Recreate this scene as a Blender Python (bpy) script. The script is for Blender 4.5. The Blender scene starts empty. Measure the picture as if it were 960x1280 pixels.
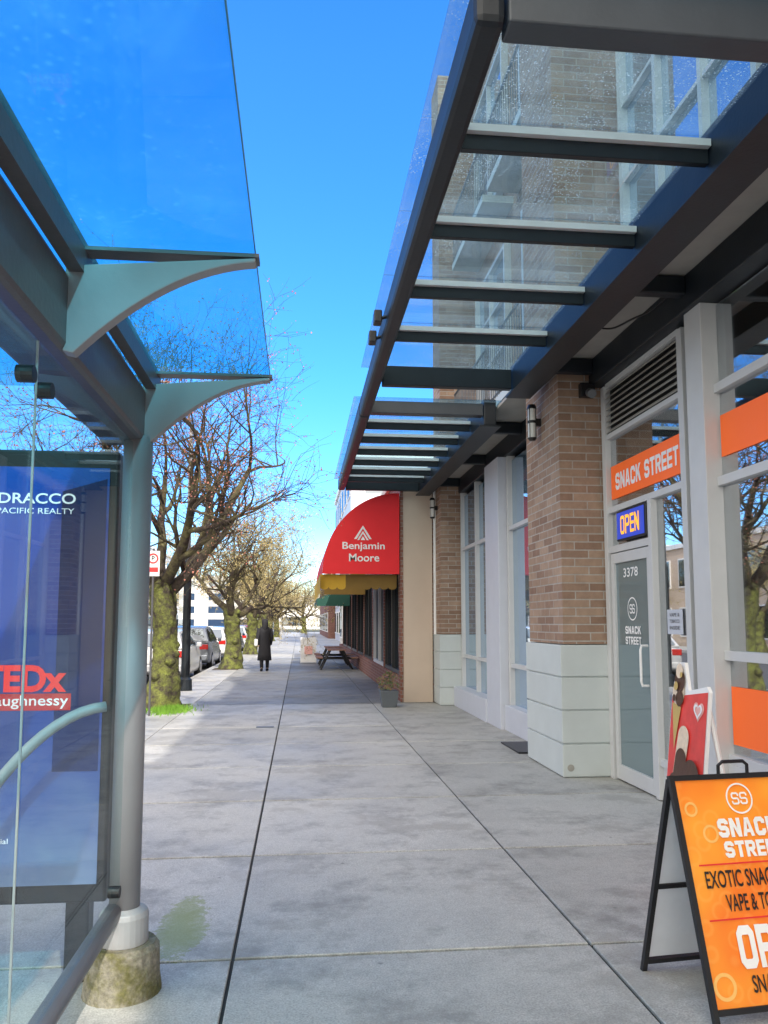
import bpy, math, random
from mathutils import Vector, Matrix
R = math.radians
scene = bpy.context.scene
COL = scene.collection
random.seed(7)

# ------------------------------------------------------------------ materials
def nt(name):
    m = bpy.data.materials.new(name); m.use_nodes = True
    t = m.node_tree; t.nodes.clear()
    out = t.nodes.new('ShaderNodeOutputMaterial')
    return m, t, out
def N(t, typ, **kw):
    n = t.nodes.new(typ)
    for k, v in kw.items():
        if k in n.inputs.keys(): n.inputs[k].default_value = v
        else: setattr(n, k, v)
    return n
def c4(c, k=1.0): return (min(c[0]*k,1), min(c[1]*k,1), min(c[2]*k,1), 1)
def ramp(t, src, stops):
    r = t.nodes.new('ShaderNodeValToRGB'); e = r.color_ramp.elements
    e[0].position, e[0].color = stops[0]; e[1].position, e[1].color = stops[1]
    for p, c in stops[2:]:
        x = e.new(p); x.color = c
    t.links.new(src, r.inputs[0]); return r.outputs[0]
def mixc(t, fac, a, b, blend='MIX'):
    m = t.nodes.new('ShaderNodeMix'); m.data_type = 'RGBA'; m.blend_type = blend
    for sock, v in ((m.inputs[0], fac), (m.inputs[6], a), (m.inputs[7], b)):
        if hasattr(v, 'is_output'): t.links.new(v, sock)
        else: sock.default_value = v
    return m.outputs[2]
def math_(t, op, a, b=0.0):
    m = t.nodes.new('ShaderNodeMath'); m.operation = op
    for i, v in enumerate((a, b)):
        if hasattr(v, 'is_output'): t.links.new(v, m.inputs[i])
        else: m.inputs[i].default_value = v
    return m.outputs[0]
def pos(t): return t.nodes.new('ShaderNodeNewGeometry').outputs['Position']
def noise(t, vec, scale, detail=4, rough=.55):
    n = N(t, 'ShaderNodeTexNoise'); n.inputs['Scale'].default_value = scale
    n.inputs['Detail'].default_value = detail; n.inputs['Roughness'].default_value = rough
    if vec: t.links.new(vec, n.inputs['Vector'])
    return n.outputs[0]
def pbr(name, col, rough=.6, metal=0, var=.15, scale=6, bump=.1, spec=.5, bscale=40, emit=0, emcol=None):
    m, t, out = nt(name)
    b = t.nodes.new('ShaderNodeBsdfPrincipled')
    tc = t.nodes.new('ShaderNodeTexCoord').outputs['Object']
    n = noise(t, tc, scale)
    c = mixc(t, n, c4(col, 1-var), c4(col, 1+var))
    t.links.new(c, b.inputs['Base Color'])
    b.inputs['Roughness'].default_value = rough; b.inputs['Metallic'].default_value = metal
    b.inputs['Specular IOR Level'].default_value = spec
    if bump > 0:
        n2 = noise(t, tc, bscale, 3)
        bp = t.nodes.new('ShaderNodeBump'); bp.inputs['Strength'].default_value = bump; bp.inputs['Distance'].default_value = .01
        t.links.new(n2, bp.inputs['Height']); t.links.new(bp.outputs[0], b.inputs['Normal'])
    if emit:
        b.inputs['Emission Color'].default_value = c4(emcol or col); b.inputs['Emission Strength'].default_value = emit
    t.links.new(b.outputs[0], out.inputs[0]); return m

def concrete():
    m, t, out = nt('concrete_slabs'); b = t.nodes.new('ShaderNodeBsdfPrincipled')
    p = pos(t)
    big = noise(t, p, .55, 5); mid = noise(t, p, 3.5, 6, .7); fine = noise(t, p, 110, 3, .7); gr = noise(t, p, 24, 5, .75)
    c = ramp(t, mid, [(.3, (.36,.355,.335,1)), (.7, (.55,.54,.505,1))])
    c = mixc(t, ramp(t, big, [(.38, (0,0,0,1)), (.62, (.6,.6,.6,1))]), c, (.61,.595,.555,1))
    c = mixc(t, 1, c, ramp(t, gr, [(.32, (.76,.76,.76,1)), (.62, (1,1,1,1))]), 'MULTIPLY')
    c = mixc(t, .32, c, ramp(t, fine, [(.36, (.20,.195,.18,1)), (.64, (.92,.91,.87,1))]), 'MIX')
    st = noise(t, p, 1.7, 8, .75)
    c = mixc(t, ramp(t, st, [(.50, (0,0,0,1)), (.64, (.75,.75,.75,1))]), c, (.25,.245,.23,1))
    st2 = noise(t, p, .9, 7, .7)
    c = mixc(t, ramp(t, st2, [(.55, (0,0,0,1)), (.60, (.5,.5,.5,1))]), c, (.32,.305,.275,1))
    vor = N(t, 'ShaderNodeTexVoronoi'); vor.inputs['Scale'].default_value = 2.9; t.links.new(p, vor.inputs['Vector'])
    c = mixc(t, ramp(t, vor.outputs['Distance'], [(.02, (.7,.7,.7,1)), (.05, (0,0,0,1))]), c, (.14,.14,.14,1))
    d = t.nodes.new('ShaderNodeVectorMath'); d.operation = 'MULTIPLY_ADD'
    t.links.new(p, d.inputs[0]); d.inputs[1].default_value = (3.2, 1.0, 1); d.inputs[2].default_value = (.58*3.2, -4.35, 0)
    l = t.nodes.new('ShaderNodeVectorMath'); l.operation = 'LENGTH'; t.links.new(d.outputs[0], l.inputs[0])
    mm = math_(t, 'ADD', l.outputs['Value'], math_(t, 'MULTIPLY', math_(t, 'ADD', mid, gr), .6))
    c = mixc(t, ramp(t, mm, [(.78, (.75,.75,.75,1)), (1.0, (.5,.5,.5,1)), (1.6, (0,0,0,1))]), c, (.25,.30,.08,1))
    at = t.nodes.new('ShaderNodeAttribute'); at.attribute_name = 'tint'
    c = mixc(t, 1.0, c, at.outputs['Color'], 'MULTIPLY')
    t.links.new(c, b.inputs['Base Color'])
    t.links.new(ramp(t, big, [(.3, (.42,.42,.42,1)), (.7, (.75,.75,.75,1))]), b.inputs['Roughness'])
    bp = t.nodes.new('ShaderNodeBump'); bp.inputs['Strength'].default_value = .5; bp.inputs['Distance'].default_value = .005
    t.links.new(fine, bp.inputs['Height']); t.links.new(bp.outputs[0], b.inputs['Normal'])
    t.links.new(b.outputs[0], out.inputs[0]); return m

def brick(name, c1, c2, mortar, bw=.30, bh=.085):
    m, t, out = nt(name); b = t.nodes.new('ShaderNodeBsdfPrincipled')
    p = pos(t); s = t.nodes.new('ShaderNodeSeparateXYZ'); t.links.new(p, s.inputs[0])
    cb = t.nodes.new('ShaderNodeCombineXYZ')
    t.links.new(math_(t, 'ADD', s.outputs[0], s.outputs[1]), cb.inputs[0]); t.links.new(s.outputs[2], cb.inputs[1])
    k = t.nodes.new('ShaderNodeTexBrick'); t.links.new(cb.outputs[0], k.inputs['Vector'])
    k.inputs['Scale'].default_value = 1; k.inputs['Brick Width'].default_value = bw; k.inputs['Row Height'].default_value = bh
    k.inputs['Mortar Size'].default_value = .007; k.inputs['Mortar Smooth'].default_value = .2; k.inputs['Bias'].default_value = 0
    k.inputs['Color1'].default_value = c4(c1); k.inputs['Color2'].default_value = c4(c2); k.inputs['Mortar'].default_value = c4(mortar)
    n = noise(t, p, 9, 5, .7)
    c = mixc(t, 1, k.outputs[0], ramp(t, n, [(.3, (.72,.72,.72,1)), (.75, (1.0,1.0,1.0,1))]), 'MULTIPLY')
    n3 = noise(t, p, .8, 3)
    c = mixc(t, 1, c, ramp(t, n3, [(.35, (.85,.83,.8,1)), (.65, (1,1,1,1))]), 'MULTIPLY')
    t.links.new(c, b.inputs['Base Color']); b.inputs['Roughness'].default_value = .85
    bp = t.nodes.new('ShaderNodeBump'); bp.inputs['Strength'].default_value = .6; bp.inputs['Distance'].default_value = .008; bp.invert = True
    t.links.new(k.outputs['Fac'], bp.inputs['Height']); t.links.new(bp.outputs[0], b.inputs['Normal'])
    t.links.new(b.outputs[0], out.inputs[0]); return m

def glass(name, tint, r0=.06, r1=.7, dirt=.0, dcol=(.8,.85,.9), dscale=18, gloss=(.95,.97,1), grough=.01, drops=0, dsc=42):
    m, t, out = nt(name)
    tr = N(t, 'ShaderNodeBsdfTransparent'); tr.inputs[0].default_value = c4(tint)
    gl = t.nodes.new('ShaderNodeBsdfGlossy'); gl.inputs['Color'].default_value = c4(gloss); gl.inputs['Roughness'].default_value = grough
    lw = t.nodes.new('ShaderNodeLayerWeight'); lw.inputs[0].default_value = .3
    f = math_(t, 'ADD', math_(t, 'MULTIPLY', lw.outputs['Facing'], r1-r0), r0)
    f = math_(t, 'POWER', f, 1.4)
    mx = t.nodes.new('ShaderNodeMixShader'); t.links.new(f, mx.inputs[0]); t.links.new(tr.outputs[0], mx.inputs[1]); t.links.new(gl.outputs[0], mx.inputs[2])
    last = mx.outputs[0]
    p = pos(t)
    if dirt:
        df = t.nodes.new('ShaderNodeBsdfTranslucent'); df.inputs[0].default_value = c4(dcol)
        n = math_(t, 'MULTIPLY', noise(t, p, dscale, 6, .75), noise(t, p, 1.6, 3))
        fac = ramp(t, n, [(.16, (dirt*.4,)*3+(1,)), (.38, (min(dirt*1.5,1),)*3+(1,))])
        if drops:
            v = N(t, 'ShaderNodeTexVoronoi'); v.inputs['Scale'].default_value = dsc; t.links.new(p, v.inputs['Vector'])
            dd = ramp(t, v.outputs['Distance'], [(.10, (drops,)*3+(1,)), (.30, (0,0,0,1))])
            gate = ramp(t, noise(t, p, 2.6, 4), [(.42, (0,0,0,1)), (.58, (1,1,1,1))])
            fac = math_(t, 'ADD', fac, math_(t, 'MULTIPLY', dd, gate))
        m2 = t.nodes.new('ShaderNodeMixShader'); t.links.new(fac, m2.inputs[0]); t.links.new(last, m2.inputs[1]); t.links.new(df.outputs[0], m2.inputs[2])
        last = m2.outputs[0]
    t.links.new(last, out.inputs[0]); return m
def darkglass(name, col, gfac=.45, gl=(.75,.85,.95)):
    m, t, out = nt(name)
    d = t.nodes.new('ShaderNodeBsdfDiffuse'); d.inputs[0].default_value = c4(col)
    g = t.nodes.new('ShaderNodeBsdfGlossy'); g.inputs[0].default_value = c4(gl); g.inputs['Roughness'].default_value = .02
    bp = t.nodes.new('ShaderNodeBump'); bp.inputs['Strength'].default_value = .05; bp.inputs['Distance'].default_value = .02
    t.links.new(noise(t, pos(t), 1.4, 2), bp.inputs['Height']); t.links.new(bp.outputs[0], g.inputs['Normal'])
    mx = t.nodes.new('ShaderNodeMixShader'); mx.inputs[0].default_value = gfac
    t.links.new(d.outputs[0], mx.inputs[1]); t.links.new(g.outputs[0], mx.inputs[2]); t.links.new(mx.outputs[0], out.inputs[0]); return m
def two(name, a, b_, scale=5, lo=.42, hi=.58, rough=.9, bump=.6, bs=25):
    m, t, out = nt(name); b = t.nodes.new('ShaderNodeBsdfPrincipled')
    tc = t.nodes.new('ShaderNodeTexCoord').outputs['Object']
    n = noise(t, tc, scale, 6, .7)
    c = ramp(t, n, [(lo, c4(a)), (hi, c4(b_))])
    c = mixc(t, 1, c, ramp(t, noise(t, tc, scale*7, 4), [(.3, (.55,.55,.55,1)), (.7, (1,1,1,1))]), 'MULTIPLY')
    t.links.new(c, b.inputs['Base Color']); b.inputs['Roughness'].default_value = rough
    bp = t.nodes.new('ShaderNodeBump'); bp.inputs['Strength'].default_value = bump; bp.inputs['Distance'].default_value = .03
    t.links.new(noise(t, tc, bs, 5), bp.inputs['Height']); t.links.new(bp.outputs[0], b.inputs['Normal'])
    t.links.new(b.outputs[0], out.inputs[0]); return m

M = {}
M['concrete'] = concrete()
M['joint'] = pbr('joint_dirt', (.04,.04,.038), .9)
M['asphalt'] = pbr('asphalt', (.10,.10,.10), .8, var=.3, scale=2, bump=.3, bscale=90)
M['ground'] = pbr('ground', (.09,.10,.07), .95, var=.3, scale=.05)
M['kerb'] = pbr('kerb', (.45,.44,.41), .85, bump=.2)
M['paint_line'] = pbr('road_paint', (.7,.7,.68), .7)
M['soil'] = pbr('soil', (.09,.065,.045), .95, bump=.6)
M['brick'] = brick('tan_brick', (.30,.185,.13), (.47,.33,.24), (.49,.45,.41))
M['redbrick'] = brick('red_brick', (.22,.075,.05), (.30,.12,.085), (.32,.28,.25), .22, .075)
M['stone'] = pbr('pale_stone_block', (.52,.565,.565), .7, var=.10, scale=3, bump=.12)
M['frame'] = pbr('pale_grey_frame', (.55,.56,.57), .45, var=.07)
M['lav'] = pbr('lavender_grey_panel', (.53,.56,.63), .5, var=.06)
M['steel'] = pbr('dark_navy_steel', (.013,.018,.024), .45, var=.35, scale=4, spec=.4)
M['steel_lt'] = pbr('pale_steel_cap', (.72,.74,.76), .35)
M['endbeam'] = pbr('grey_blue_steel', (.10,.115,.13), .45, var=.15)
M['frontbeam'] = pbr('front_beam_steel', (.048,.060,.074), .4, var=.3, scale=3)
M['soffit'] = pbr('soffit', (.34,.33,.30), .8)
M['canopy_glass'] = glass('wet_canopy_glass', (.66,.80,.85), .05, .35, .08, (.65,.78,.86), 30, drops=.50, dsc=48)
M['roof_glass'] = glass('blue_roof_glass', (.40,.80,.92), .04, .2, .05, (.30,.68,.85), 11, drops=.08, dsc=30)
M['glass_edge'] = pbr('blue_glass_edge', (.04,.22,.34), .3)
M['clear_glass'] = glass('clear_side_glass', (.90,.95,.95), .06, .32, .0)
M['shop_glass'] = glass('shop_window_glass', (.76,.82,.84), .42, .88, 0)
M['door_glass'] = darkglass('door_glass', (.16,.21,.22), .25)
M['up_glass'] = darkglass('upper_window_glass', (.16,.26,.36), .65)
M['dk_glass'] = darkglass('dark_window_glass', (.02,.025,.03), .35)
M['car_glass'] = darkglass('car_window_glass', (.02,.025,.03), .3)
M['shelter'] = pbr('shelter_grey_metal', (.285,.285,.30), .45, metal=.15, var=.14, scale=3, bump=.05)
M['shelter_dk'] = pbr('shelter_beam_metal', (.105,.105,.115), .42, metal=.15, var=.25, scale=3)
M['collar'] = pbr('collar_metal', (.38,.39,.40), .5, metal=.1, var=.2)
M['footing'] = two('mossy_concrete', (.36,.33,.26), (.17,.16,.06), 9, .4, .62)
M['black'] = pbr('black_plastic', (.012,.012,.014), .4)
M['white'] = pbr('white_paint', (.8,.8,.8), .5, var=.03)
M['tan'] = pbr('tan_render', (.58,.47,.38), .85, var=.08, scale=2)
M['cream'] = pbr('cream_render', (.66,.62,.54), .85, var=.05)
M['red'] = pbr('red_awning_canvas', (.82,.012,.02), .55, var=.05, bump=.05)
M['yellow'] = pbr('yellow_canvas', (.62,.38,.03), .7)
M['ochre'] = pbr('ochre_canvas', (.20,.12,.02), .7)
M['green'] = pbr('green_canvas', (.012,.08,.06), .7)
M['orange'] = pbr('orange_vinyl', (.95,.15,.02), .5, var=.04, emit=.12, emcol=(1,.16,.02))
M['bark_moss'] = two('mossy_bark', (.07,.055,.042), (.25,.28,.06), 5, .40, .62)
M['limb_moss'] = two('mossy_branch_bark', (.085,.062,.05), (.22,.20,.085), 3, .46, .66)
M['bud'] = pbr('pink_red_buds', (.50,.20,.15), .8, var=.4, scale=3)
M['leaf_gold'] = pbr('golden_young_leaves', (.55,.45,.21), .8, var=.4, scale=2)
M['leaf'] = pbr('green_leaves', (.10,.15,.05), .7, var=.5, scale=12)
M['dry'] = pbr('dry_leaves', (.26,.17,.09), .8, var=.4, scale=12)
M['grass'] = pbr('grass_blades', (.16,.33,.03), .8, var=.3)
M['rubber'] = pbr('tyre_rubber', (.02,.02,.02), .85)
M['rim'] = pbr('alloy_rim', (.45,.45,.47), .3, metal=.8)
M['tail'] = pbr('tail_light_red', (.5,.015,.01), .25)
M['lampglass'] = pbr('lamp_glass', (.75,.75,.72), .3)
M['wood'] = pbr('table_wood', (.30,.16,.11), .7)
M['skin'] = pbr('skin', (.5,.33,.25), .6)
M['coat'] = pbr('black_coat', (.015,.015,.02), .8)
M['pale'] = pbr('pale_board', (.78,.78,.78), .6)
M['boardback'] = pbr('white_board_back', (.66,.69,.74), .5)
M['navy'] = pbr('navy_poster', (.012,.03,.13), .35, spec=.2, var=.4, scale=4)
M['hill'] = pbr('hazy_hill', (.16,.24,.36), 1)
M['pink'] = pbr('pink_print', (.80,.42,.38), .5)
M['icered'] = pbr('red_board_print', (.72,.06,.05), .4, var=.35, scale=9)
M['text_red'] = pbr('red_lettering', (.75,.03,.03), .5)
M['ted'] = pbr('backlit_red_print', (.85,.03,.03), .5, emit=.45, emcol=(1,.03,.03))
M['backlit'] = pbr('backlit_white_print', (.85,.85,.85), .5, emit=.4, emcol=(.9,.92,1))
M['text_black'] = pbr('black_lettering', (.015,.012,.012), .5)
M['text_white'] = pbr('white_lettering', (.85,.85,.85), .5)
M['faint'] = pbr('pale_orange_print', (.97,.50,.14), .5)
M['neon'] = pbr('lit_yellow_tube', (1,.45,.04), .5, emit=.9, emcol=(1,.42,.03))
M['neonblue'] = pbr('blue_sign_face', (.03,.06,.5), .4, emit=.3, emcol=(.05,.12,.9))
M['brown'] = pbr('chocolate', (.075,.028,.014), .3, var=.5, scale=30)
M['gold'] = pbr('gold_print', (.55,.38,.12), .4)
M['creamy'] = pbr('ice_cream', (.75,.6,.45), .5, var=.3, scale=30)
M['interior'] = pbr('shop_wall', (.50,.48,.45), .8)
M['floor'] = pbr('shop_floor', (.30,.28,.27), .5)

def poster_mat():
    m, t, out = nt('blue_poster_print'); b = t.nodes.new('ShaderNodeBsdfPrincipled')
    p = pos(t); s = t.nodes.new('ShaderNodeSeparateXYZ'); t.links.new(p, s.inputs[0])
    z = math_(t, 'MULTIPLY', math_(t, 'SUBTRACT', s.outputs[2], .3), .5)
    z = math_(t, 'ADD', z, math_(t, 'MULTIPLY', math_(t, 'SUBTRACT', noise(t, p, 2.5, 5), .5), .5))
    c = ramp(t, z, [(.06, (.16,.22,.36,1)), (1.0, (.02,.08,.36,1)), (.30, (.06,.10,.30,1)), (.5, (.025,.055,.27,1)), (.8, (.015,.055,.30,1))])
    t.links.new(c, b.inputs['Base Color']); b.inputs['Roughness'].default_value = .06
    b.inputs['Specular IOR Level'].default_value = .3
    b.inputs['Emission Strength'].default_value = .28; t.links.new(c, b.inputs['Emission Color'])
    t.links.new(b.outputs[0], out.inputs[0]); return m
M['poster'] = poster_mat()
def board_orange():
    m, t, out = nt('orange_board_print'); b = t.nodes.new('ShaderNodeBsdfPrincipled')
    tc = t.nodes.new('ShaderNodeTexCoord').outputs['Object']
    v = N(t, 'ShaderNodeTexVoronoi'); v.inputs['Scale'].default_value = 11; t.links.new(tc, v.inputs['Vector'])
    ring = ramp(t, v.outputs['Distance'], [(.26, (0,0,0,1)), (.34, (1,1,1,1)), (.38, (1,1,1,1)), (.46, (0,0,0,1))])
    n = noise(t, tc, 3, 2)
    c = ramp(t, n, [(.35, (.95,.21,.02,1)), (.65, (.99,.38,.035,1))])
    c = mixc(t, math_(t, 'MULTIPLY', ring, .22), c, (1,.50,.12,1))
    t.links.new(c, b.inputs['Base Color']); b.inputs['Roughness'].default_value = .35
    t.links.new(b.outputs[0], out.inputs[0]); return m
M['board_orange'] = board_orange()

# ------------------------------------------------------------------ helpers
ORG = {}
class MB:
    def __init__(s): s.v = []; s.f = []; s.t = []
    def add(s, vs, fs, tint=1.0):
        o = len(s.v); s.v += [tuple(v) for v in vs]
        for f in fs: s.f.append([i+o for i in f]); s.t.append(tint)
        return s
    def box(s, x0, x1, y0, y1, z0, z1, tint=1.0):
        return s.add([(x0,y0,z0),(x1,y0,z0),(x1,y1,z0),(x0,y1,z0),(x0,y0,z1),(x1,y0,z1),(x1,y1,z1),(x0,y1,z1)],
            [(0,3,2,1),(4,5,6,7),(0,1,5,4),(1,2,6,5),(2,3,7,6),(3,0,4,7)], tint)
    def slab(s, x0, x1, y0, y1, z0, z1, c, tint):
        return s.add([(x0,y0,z0),(x1,y0,z0),(x1,y1,z0),(x0,y1,z0),(x0,y0,z1-c),(x1,y0,z1-c),(x1,y1,z1-c),(x0,y1,z1-c),
            (x0+c,y0+c,z1),(x1-c,y0+c,z1),(x1-c,y1-c,z1),(x0+c,y1-c,z1)],
            [(0,1,5,4),(1,2,6,5),(2,3,7,6),(3,0,4,7),(4,5,9,8),(5,6,10,9),(6,7,11,10),(7,4,8,11),(8,9,10,11)], tint)
    def quad(s, a, b, c, d): return s.add([a,b,c,d], [(0,1,2,3)])
    def tube(s, pts, rad, n=8, cap=True, sq=1.0):
        pts = [Vector(p) for p in pts]
        if not isinstance(rad, (list, tuple)): rad = [rad]*len(pts)
        vs = []; fs = []
        d0 = (pts[1]-pts[0]).normalized()
        u = d0.cross(Vector((0,0,1)));
        if u.length < .05: u = d0.cross(Vector((0,1,0)))
        u.normalize()
        for i, p in enumerate(pts):
            d = (pts[min(i+1,len(pts)-1)]-pts[max(i-1,0)]).normalized()
            u = (u - d*u.dot(d)).normalized(); w = d.cross(u)
            for k in range(n):
                a = 2*math.pi*k/n
                vs.append(p + u*math.cos(a)*rad[i] + w*math.sin(a)*rad[i]*sq)
        for i in range(len(pts)-1):
            for k in range(n):
                a = i*n+k; b = i*n+(k+1)%n
                fs.append((a, b, b+n, a+n))
        if cap:
            fs.append(tuple(reversed(range(n)))); fs.append(tuple(range((len(pts)-1)*n, len(pts)*n)))
        return s.add(vs, fs)
    def prism(s, poly, o, xd, yd, thick):
        o = Vector(o); xd = Vector(xd); yd = Vector(yd); nd = xd.cross(yd).normalized()*thick
        a = [o+xd*p[0]+yd*p[1] for p in poly]; b = [q-nd for q in a]; n = len(a)
        fs = [tuple(range(n)), tuple(reversed(range(n, 2*n)))]
        for i in range(n): j = (i+1)%n; fs.append((j, i, i+n, j+n))
        return s.add(a+b, fs)
    def loft(s, rings, cap=True):
        n = len(rings[0]); vs = [p for r in rings for p in r]; fs = []
        for i in range(len(rings)-1):
            for k in range(n):
                a = i*n+k; b = i*n+(k+1)%n; fs.append((a, b, b+n, a+n))
        if cap: fs.append(tuple(reversed(range(n)))); fs.append(tuple(range((len(rings)-1)*n, len(rings)*n)))
        return s.add(vs, fs)
    def build(s, name, mat, parent=None, bevel=0, smooth=False, tint=False):
        me = bpy.data.meshes.new(name)
        o = ORG.get(parent.name, Vector((0,0,0))) if parent else Vector((0,0,0))
        me.from_pydata([tuple(Vector(v)-o) for v in s.v], [], s.f)
        me.materials.append(mat)
        if tint:
            at = me.color_attributes.new('tint', 'FLOAT_COLOR', 'CORNER'); i = 0
            for f, t in zip(me.polygons, s.t):
                for _ in f.loop_indices: at.data[i].color = (t,t,t,1); i += 1
        if smooth:
            for p in me.polygons: p.use_smooth = True
        me.update()
        ob = bpy.data.objects.new(name, me); COL.objects.link(ob)
        if parent: ob.parent = parent; ORG[ob.name] = o
        if bevel:
            b = ob.modifiers.new('Bevel', 'BEVEL'); b.width = bevel; b.segments = 2; b.limit_method = 'ANGLE'; b.angle_limit = R(40)
        return ob
def tag(o, label=None, cat=None, group=None, kind=None):
    if label: o['label'] = label
    if cat: o['category'] = cat
    if group: o['group'] = group
    if kind: o['kind'] = kind
    return o
def thing(name, label, cat, loc=(0,0,0), rotz=0, group=None, local=False):
    o = bpy.data.objects.new(name, None); COL.objects.link(o); o.empty_display_size = .1
    o.location = loc; o.rotation_euler = (0,0,rotz)
    ORG[o.name] = Vector((0,0,0)) if local else Vector(loc)
    return tag(o, label, cat, group)
def copy_tree(o, parent=None):
    c = o.copy(); COL.objects.link(c)
    if parent: c.parent = parent
    for ch in list(o.children): copy_tree(ch, c)
    return c
def text(body, mat, parent, o, xd, w, h, yd=(0,0,1), name='lettering', bold=.015, shear=0):
    cu = bpy.data.curves.new('t', 'FONT'); cu.body = body; cu.size = 1; cu.offset = bold; cu.resolution_u = 4; cu.shear = shear
    ob = bpy.data.objects.new('t', cu); COL.objects.link(ob)
    dg = bpy.context.evaluated_depsgraph_get(); dg.update()
    me = bpy.data.meshes.new_from_object(ob.evaluated_get(dg))
    bpy.data.objects.remove(ob); bpy.data.curves.remove(cu)
    xs = [v.co.x for v in me.vertices]; ys = [v.co.y for v in me.vertices]
    x0, x1, y0, y1 = min(xs), max(xs), min(ys), max(ys)
    o = Vector(o); xd = Vector(xd); yd = Vector(yd); org = ORG[parent.name]
    for v in me.vertices:
        v.co = o + xd*((v.co.x-x0)/(x1-x0)*w) + yd*((v.co.y-y0)/(y1-y0)*h) - org
    me.materials.clear(); me.materials.append(mat); me.name = name
    r = bpy.data.objects.new(name, me); COL.objects.link(r); r.parent = parent; return r
def strip(path, sx, sy=None, closed=False):
    sy = sy or sx; n = len(path); L = []; Q_ = []
    for i, p in enumerate(path):
        a = path[(i-1) % n] if (closed or i > 0) else None; b = path[(i+1) % n] if (closed or i < n-1) else None
        d = []
        if a: v = Vector((p[0]-a[0], p[1]-a[1])).normalized(); d.append(v)
        if b: v = Vector((b[0]-p[0], b[1]-p[1])).normalized(); d.append(v)
        ns = [Vector((-v.y, v.x)) for v in d]
        m_ = sum(ns, Vector((0,0))).normalized(); k = 1/max(.3, m_.dot(ns[0]))
        L.append((p[0]+m_.x*k*sx/2, p[1]+m_.y*k*sy/2)); Q_.append((p[0]-m_.x*k*sx/2, p[1]-m_.y*k*sy/2))
    out = []
    for i in range(n if closed else n-1):
        j = (i+1) % n; out.append([Q_[i], Q_[j], L[j], L[i]])
    return out
def glyph(ch, s=.22):
    h = s/2; l, r, b, t, c = h, .75-h, h, 1-h, .10; W = .75
    if ch == 'S': return strip([(r,.69),(r,t-c),(r-c,t),(l+c,t),(l,t-c),(l,.5+c),(l+c,.5),(r-c,.5),(r,.5-c),(r,b+c),(r-c,b),(l+c,b),(l,b+c),(l,.31)], s), W
    if ch == 'C': return strip([(r,.64),(r,t-c),(r-c,t),(l+c,t),(l,t-c),(l,b+c),(l+c,b),(r-c,b),(r,b+c),(r,.36)], s), W
    if ch == 'O': return strip([(l,b+c),(l+c,b),(r-c,b),(r,b+c),(r,t-c),(r-c,t),(l+c,t),(l,t-c)], s, closed=True), W
    if ch == 'N': return [[(0,0),(s,0),(s,1),(0,1)],[(W-s,0),(W,0),(W,1),(W-s,1)],[(s,1),(s,.55),(W-s,0),(W-s,.45)]], W
    if ch == 'A': return [[(0,0),(.24,0),(.40,.76),(.40,1),(.26,1)],[(.80,0),(.54,1),(.40,1),(.40,.76),(.56,0)],[(.285,.2),(.515,.2),(.475,.38),(.325,.38)]], .80
    if ch == 'K': return [[(0,0),(s,0),(s,1),(0,1)],[(s,.28),(.78,1),(.50,1),(s,.60)],[(.33,.425),(.52,0),(.80,0),(.50,.64)]], .80
    if ch == 'T': return [[(0,1-s*.95),(.72,1-s*.95),(.72,1),(0,1)],[(.36-h,0),(.36+h,0),(.36+h,1-s*.95),(.36-h,1-s*.95)]], .72
    if ch == 'E': return [[(0,0),(s,0),(s,1),(0,1)]]+[[(s,y),(.66,y),(.66,y+s*.9),(s,y+s*.9)] for y in (0,.5-s*.45,1-s*.9)], .66
    if ch in 'RP':
        g_ = [[(0,0),(s,0),(s,1),(0,1)]]+strip([(s,t),(r-c,t),(r,t-c),(r,.46+c),(r-c,.46),(s,.46)], s*.95)
        if ch == 'R': g_.append([(.32,.46-s*.475),(.52,0),(.77,0),(.58,.46-s*.475)])
        return g_, W
    return [], .35
def block(body, mat, parent, o, xd, w, h, yd=(0,0,1), s=.22, name='lettering', gap=.09, drop=None):
    polys = []; x = 0
    for ch in body:
        g_, gw = glyph(ch, s)
        for p in g_: polys.append([(q[0]+x, q[1]) for q in p])
        x += gw+gap
    x -= gap; o = Vector(o); xd = Vector(xd); yd = Vector(yd); mb = MB()
    for p in polys: mb.add([o+xd*(q[0]/x*w)+yd*(q[1]*h) for q in p], [tuple(range(len(p)))])
    return mb.build(name, mat, parent)
def add_ring(mb, o, xd, yd, r0, r1, n=32, a0=0, a1=2*math.pi):
    o = Vector(o); xd = Vector(xd); yd = Vector(yd); vs = []; fs = []
    for i in range(n+1):
        a = a0+(a1-a0)*i/n; d = xd*math.cos(a)+yd*math.sin(a); vs += [o+d*r0, o+d*r1]
    for i in range(n): fs.append((2*i, 2*i+1, 2*i+3, 2*i+2))
    mb.add(vs, fs); return mb
XD = (1,0,0); YN = (0,-1,0); ZU = (0,0,1)

# ------------------------------------------------------------------ setting
g = MB().quad((-700,-300,-.16),(700,-300,-.16),(700,1200,-.16),(-700,1200,-.16)).build('ground', M['ground']); tag(g, kind='structure')
rd = MB().quad((-15,-40,-.13),(-3.05,-40,-.13),(-3.05,400,-.13),(-15,400,-.13)).build('road', M['asphalt']); tag(rd, kind='structure')
rl = MB()
for k in range(40): rl.quad((-9.1,-20+k*6,-.126),(-8.98,-20+k*6,-.126),(-8.98,-17+k*6,-.126),(-9.1,-17+k*6,-.126))
rl.quad((-5.35,-40,-.126),(-5.27,-40,-.126),(-5.27,300,-.126),(-5.35,300,-.126))
tag(rl.build('road_markings', M['paint_line']), kind='structure')
sb = MB().box(-2.9, 3.6, -8, 140, -.15, -.014).build('sidewalk_base', M['joint']); tag(sb, kind='structure')
sw = MB(); xb = [-2.9,-2.0,-.29,1.42,3.4]
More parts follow.
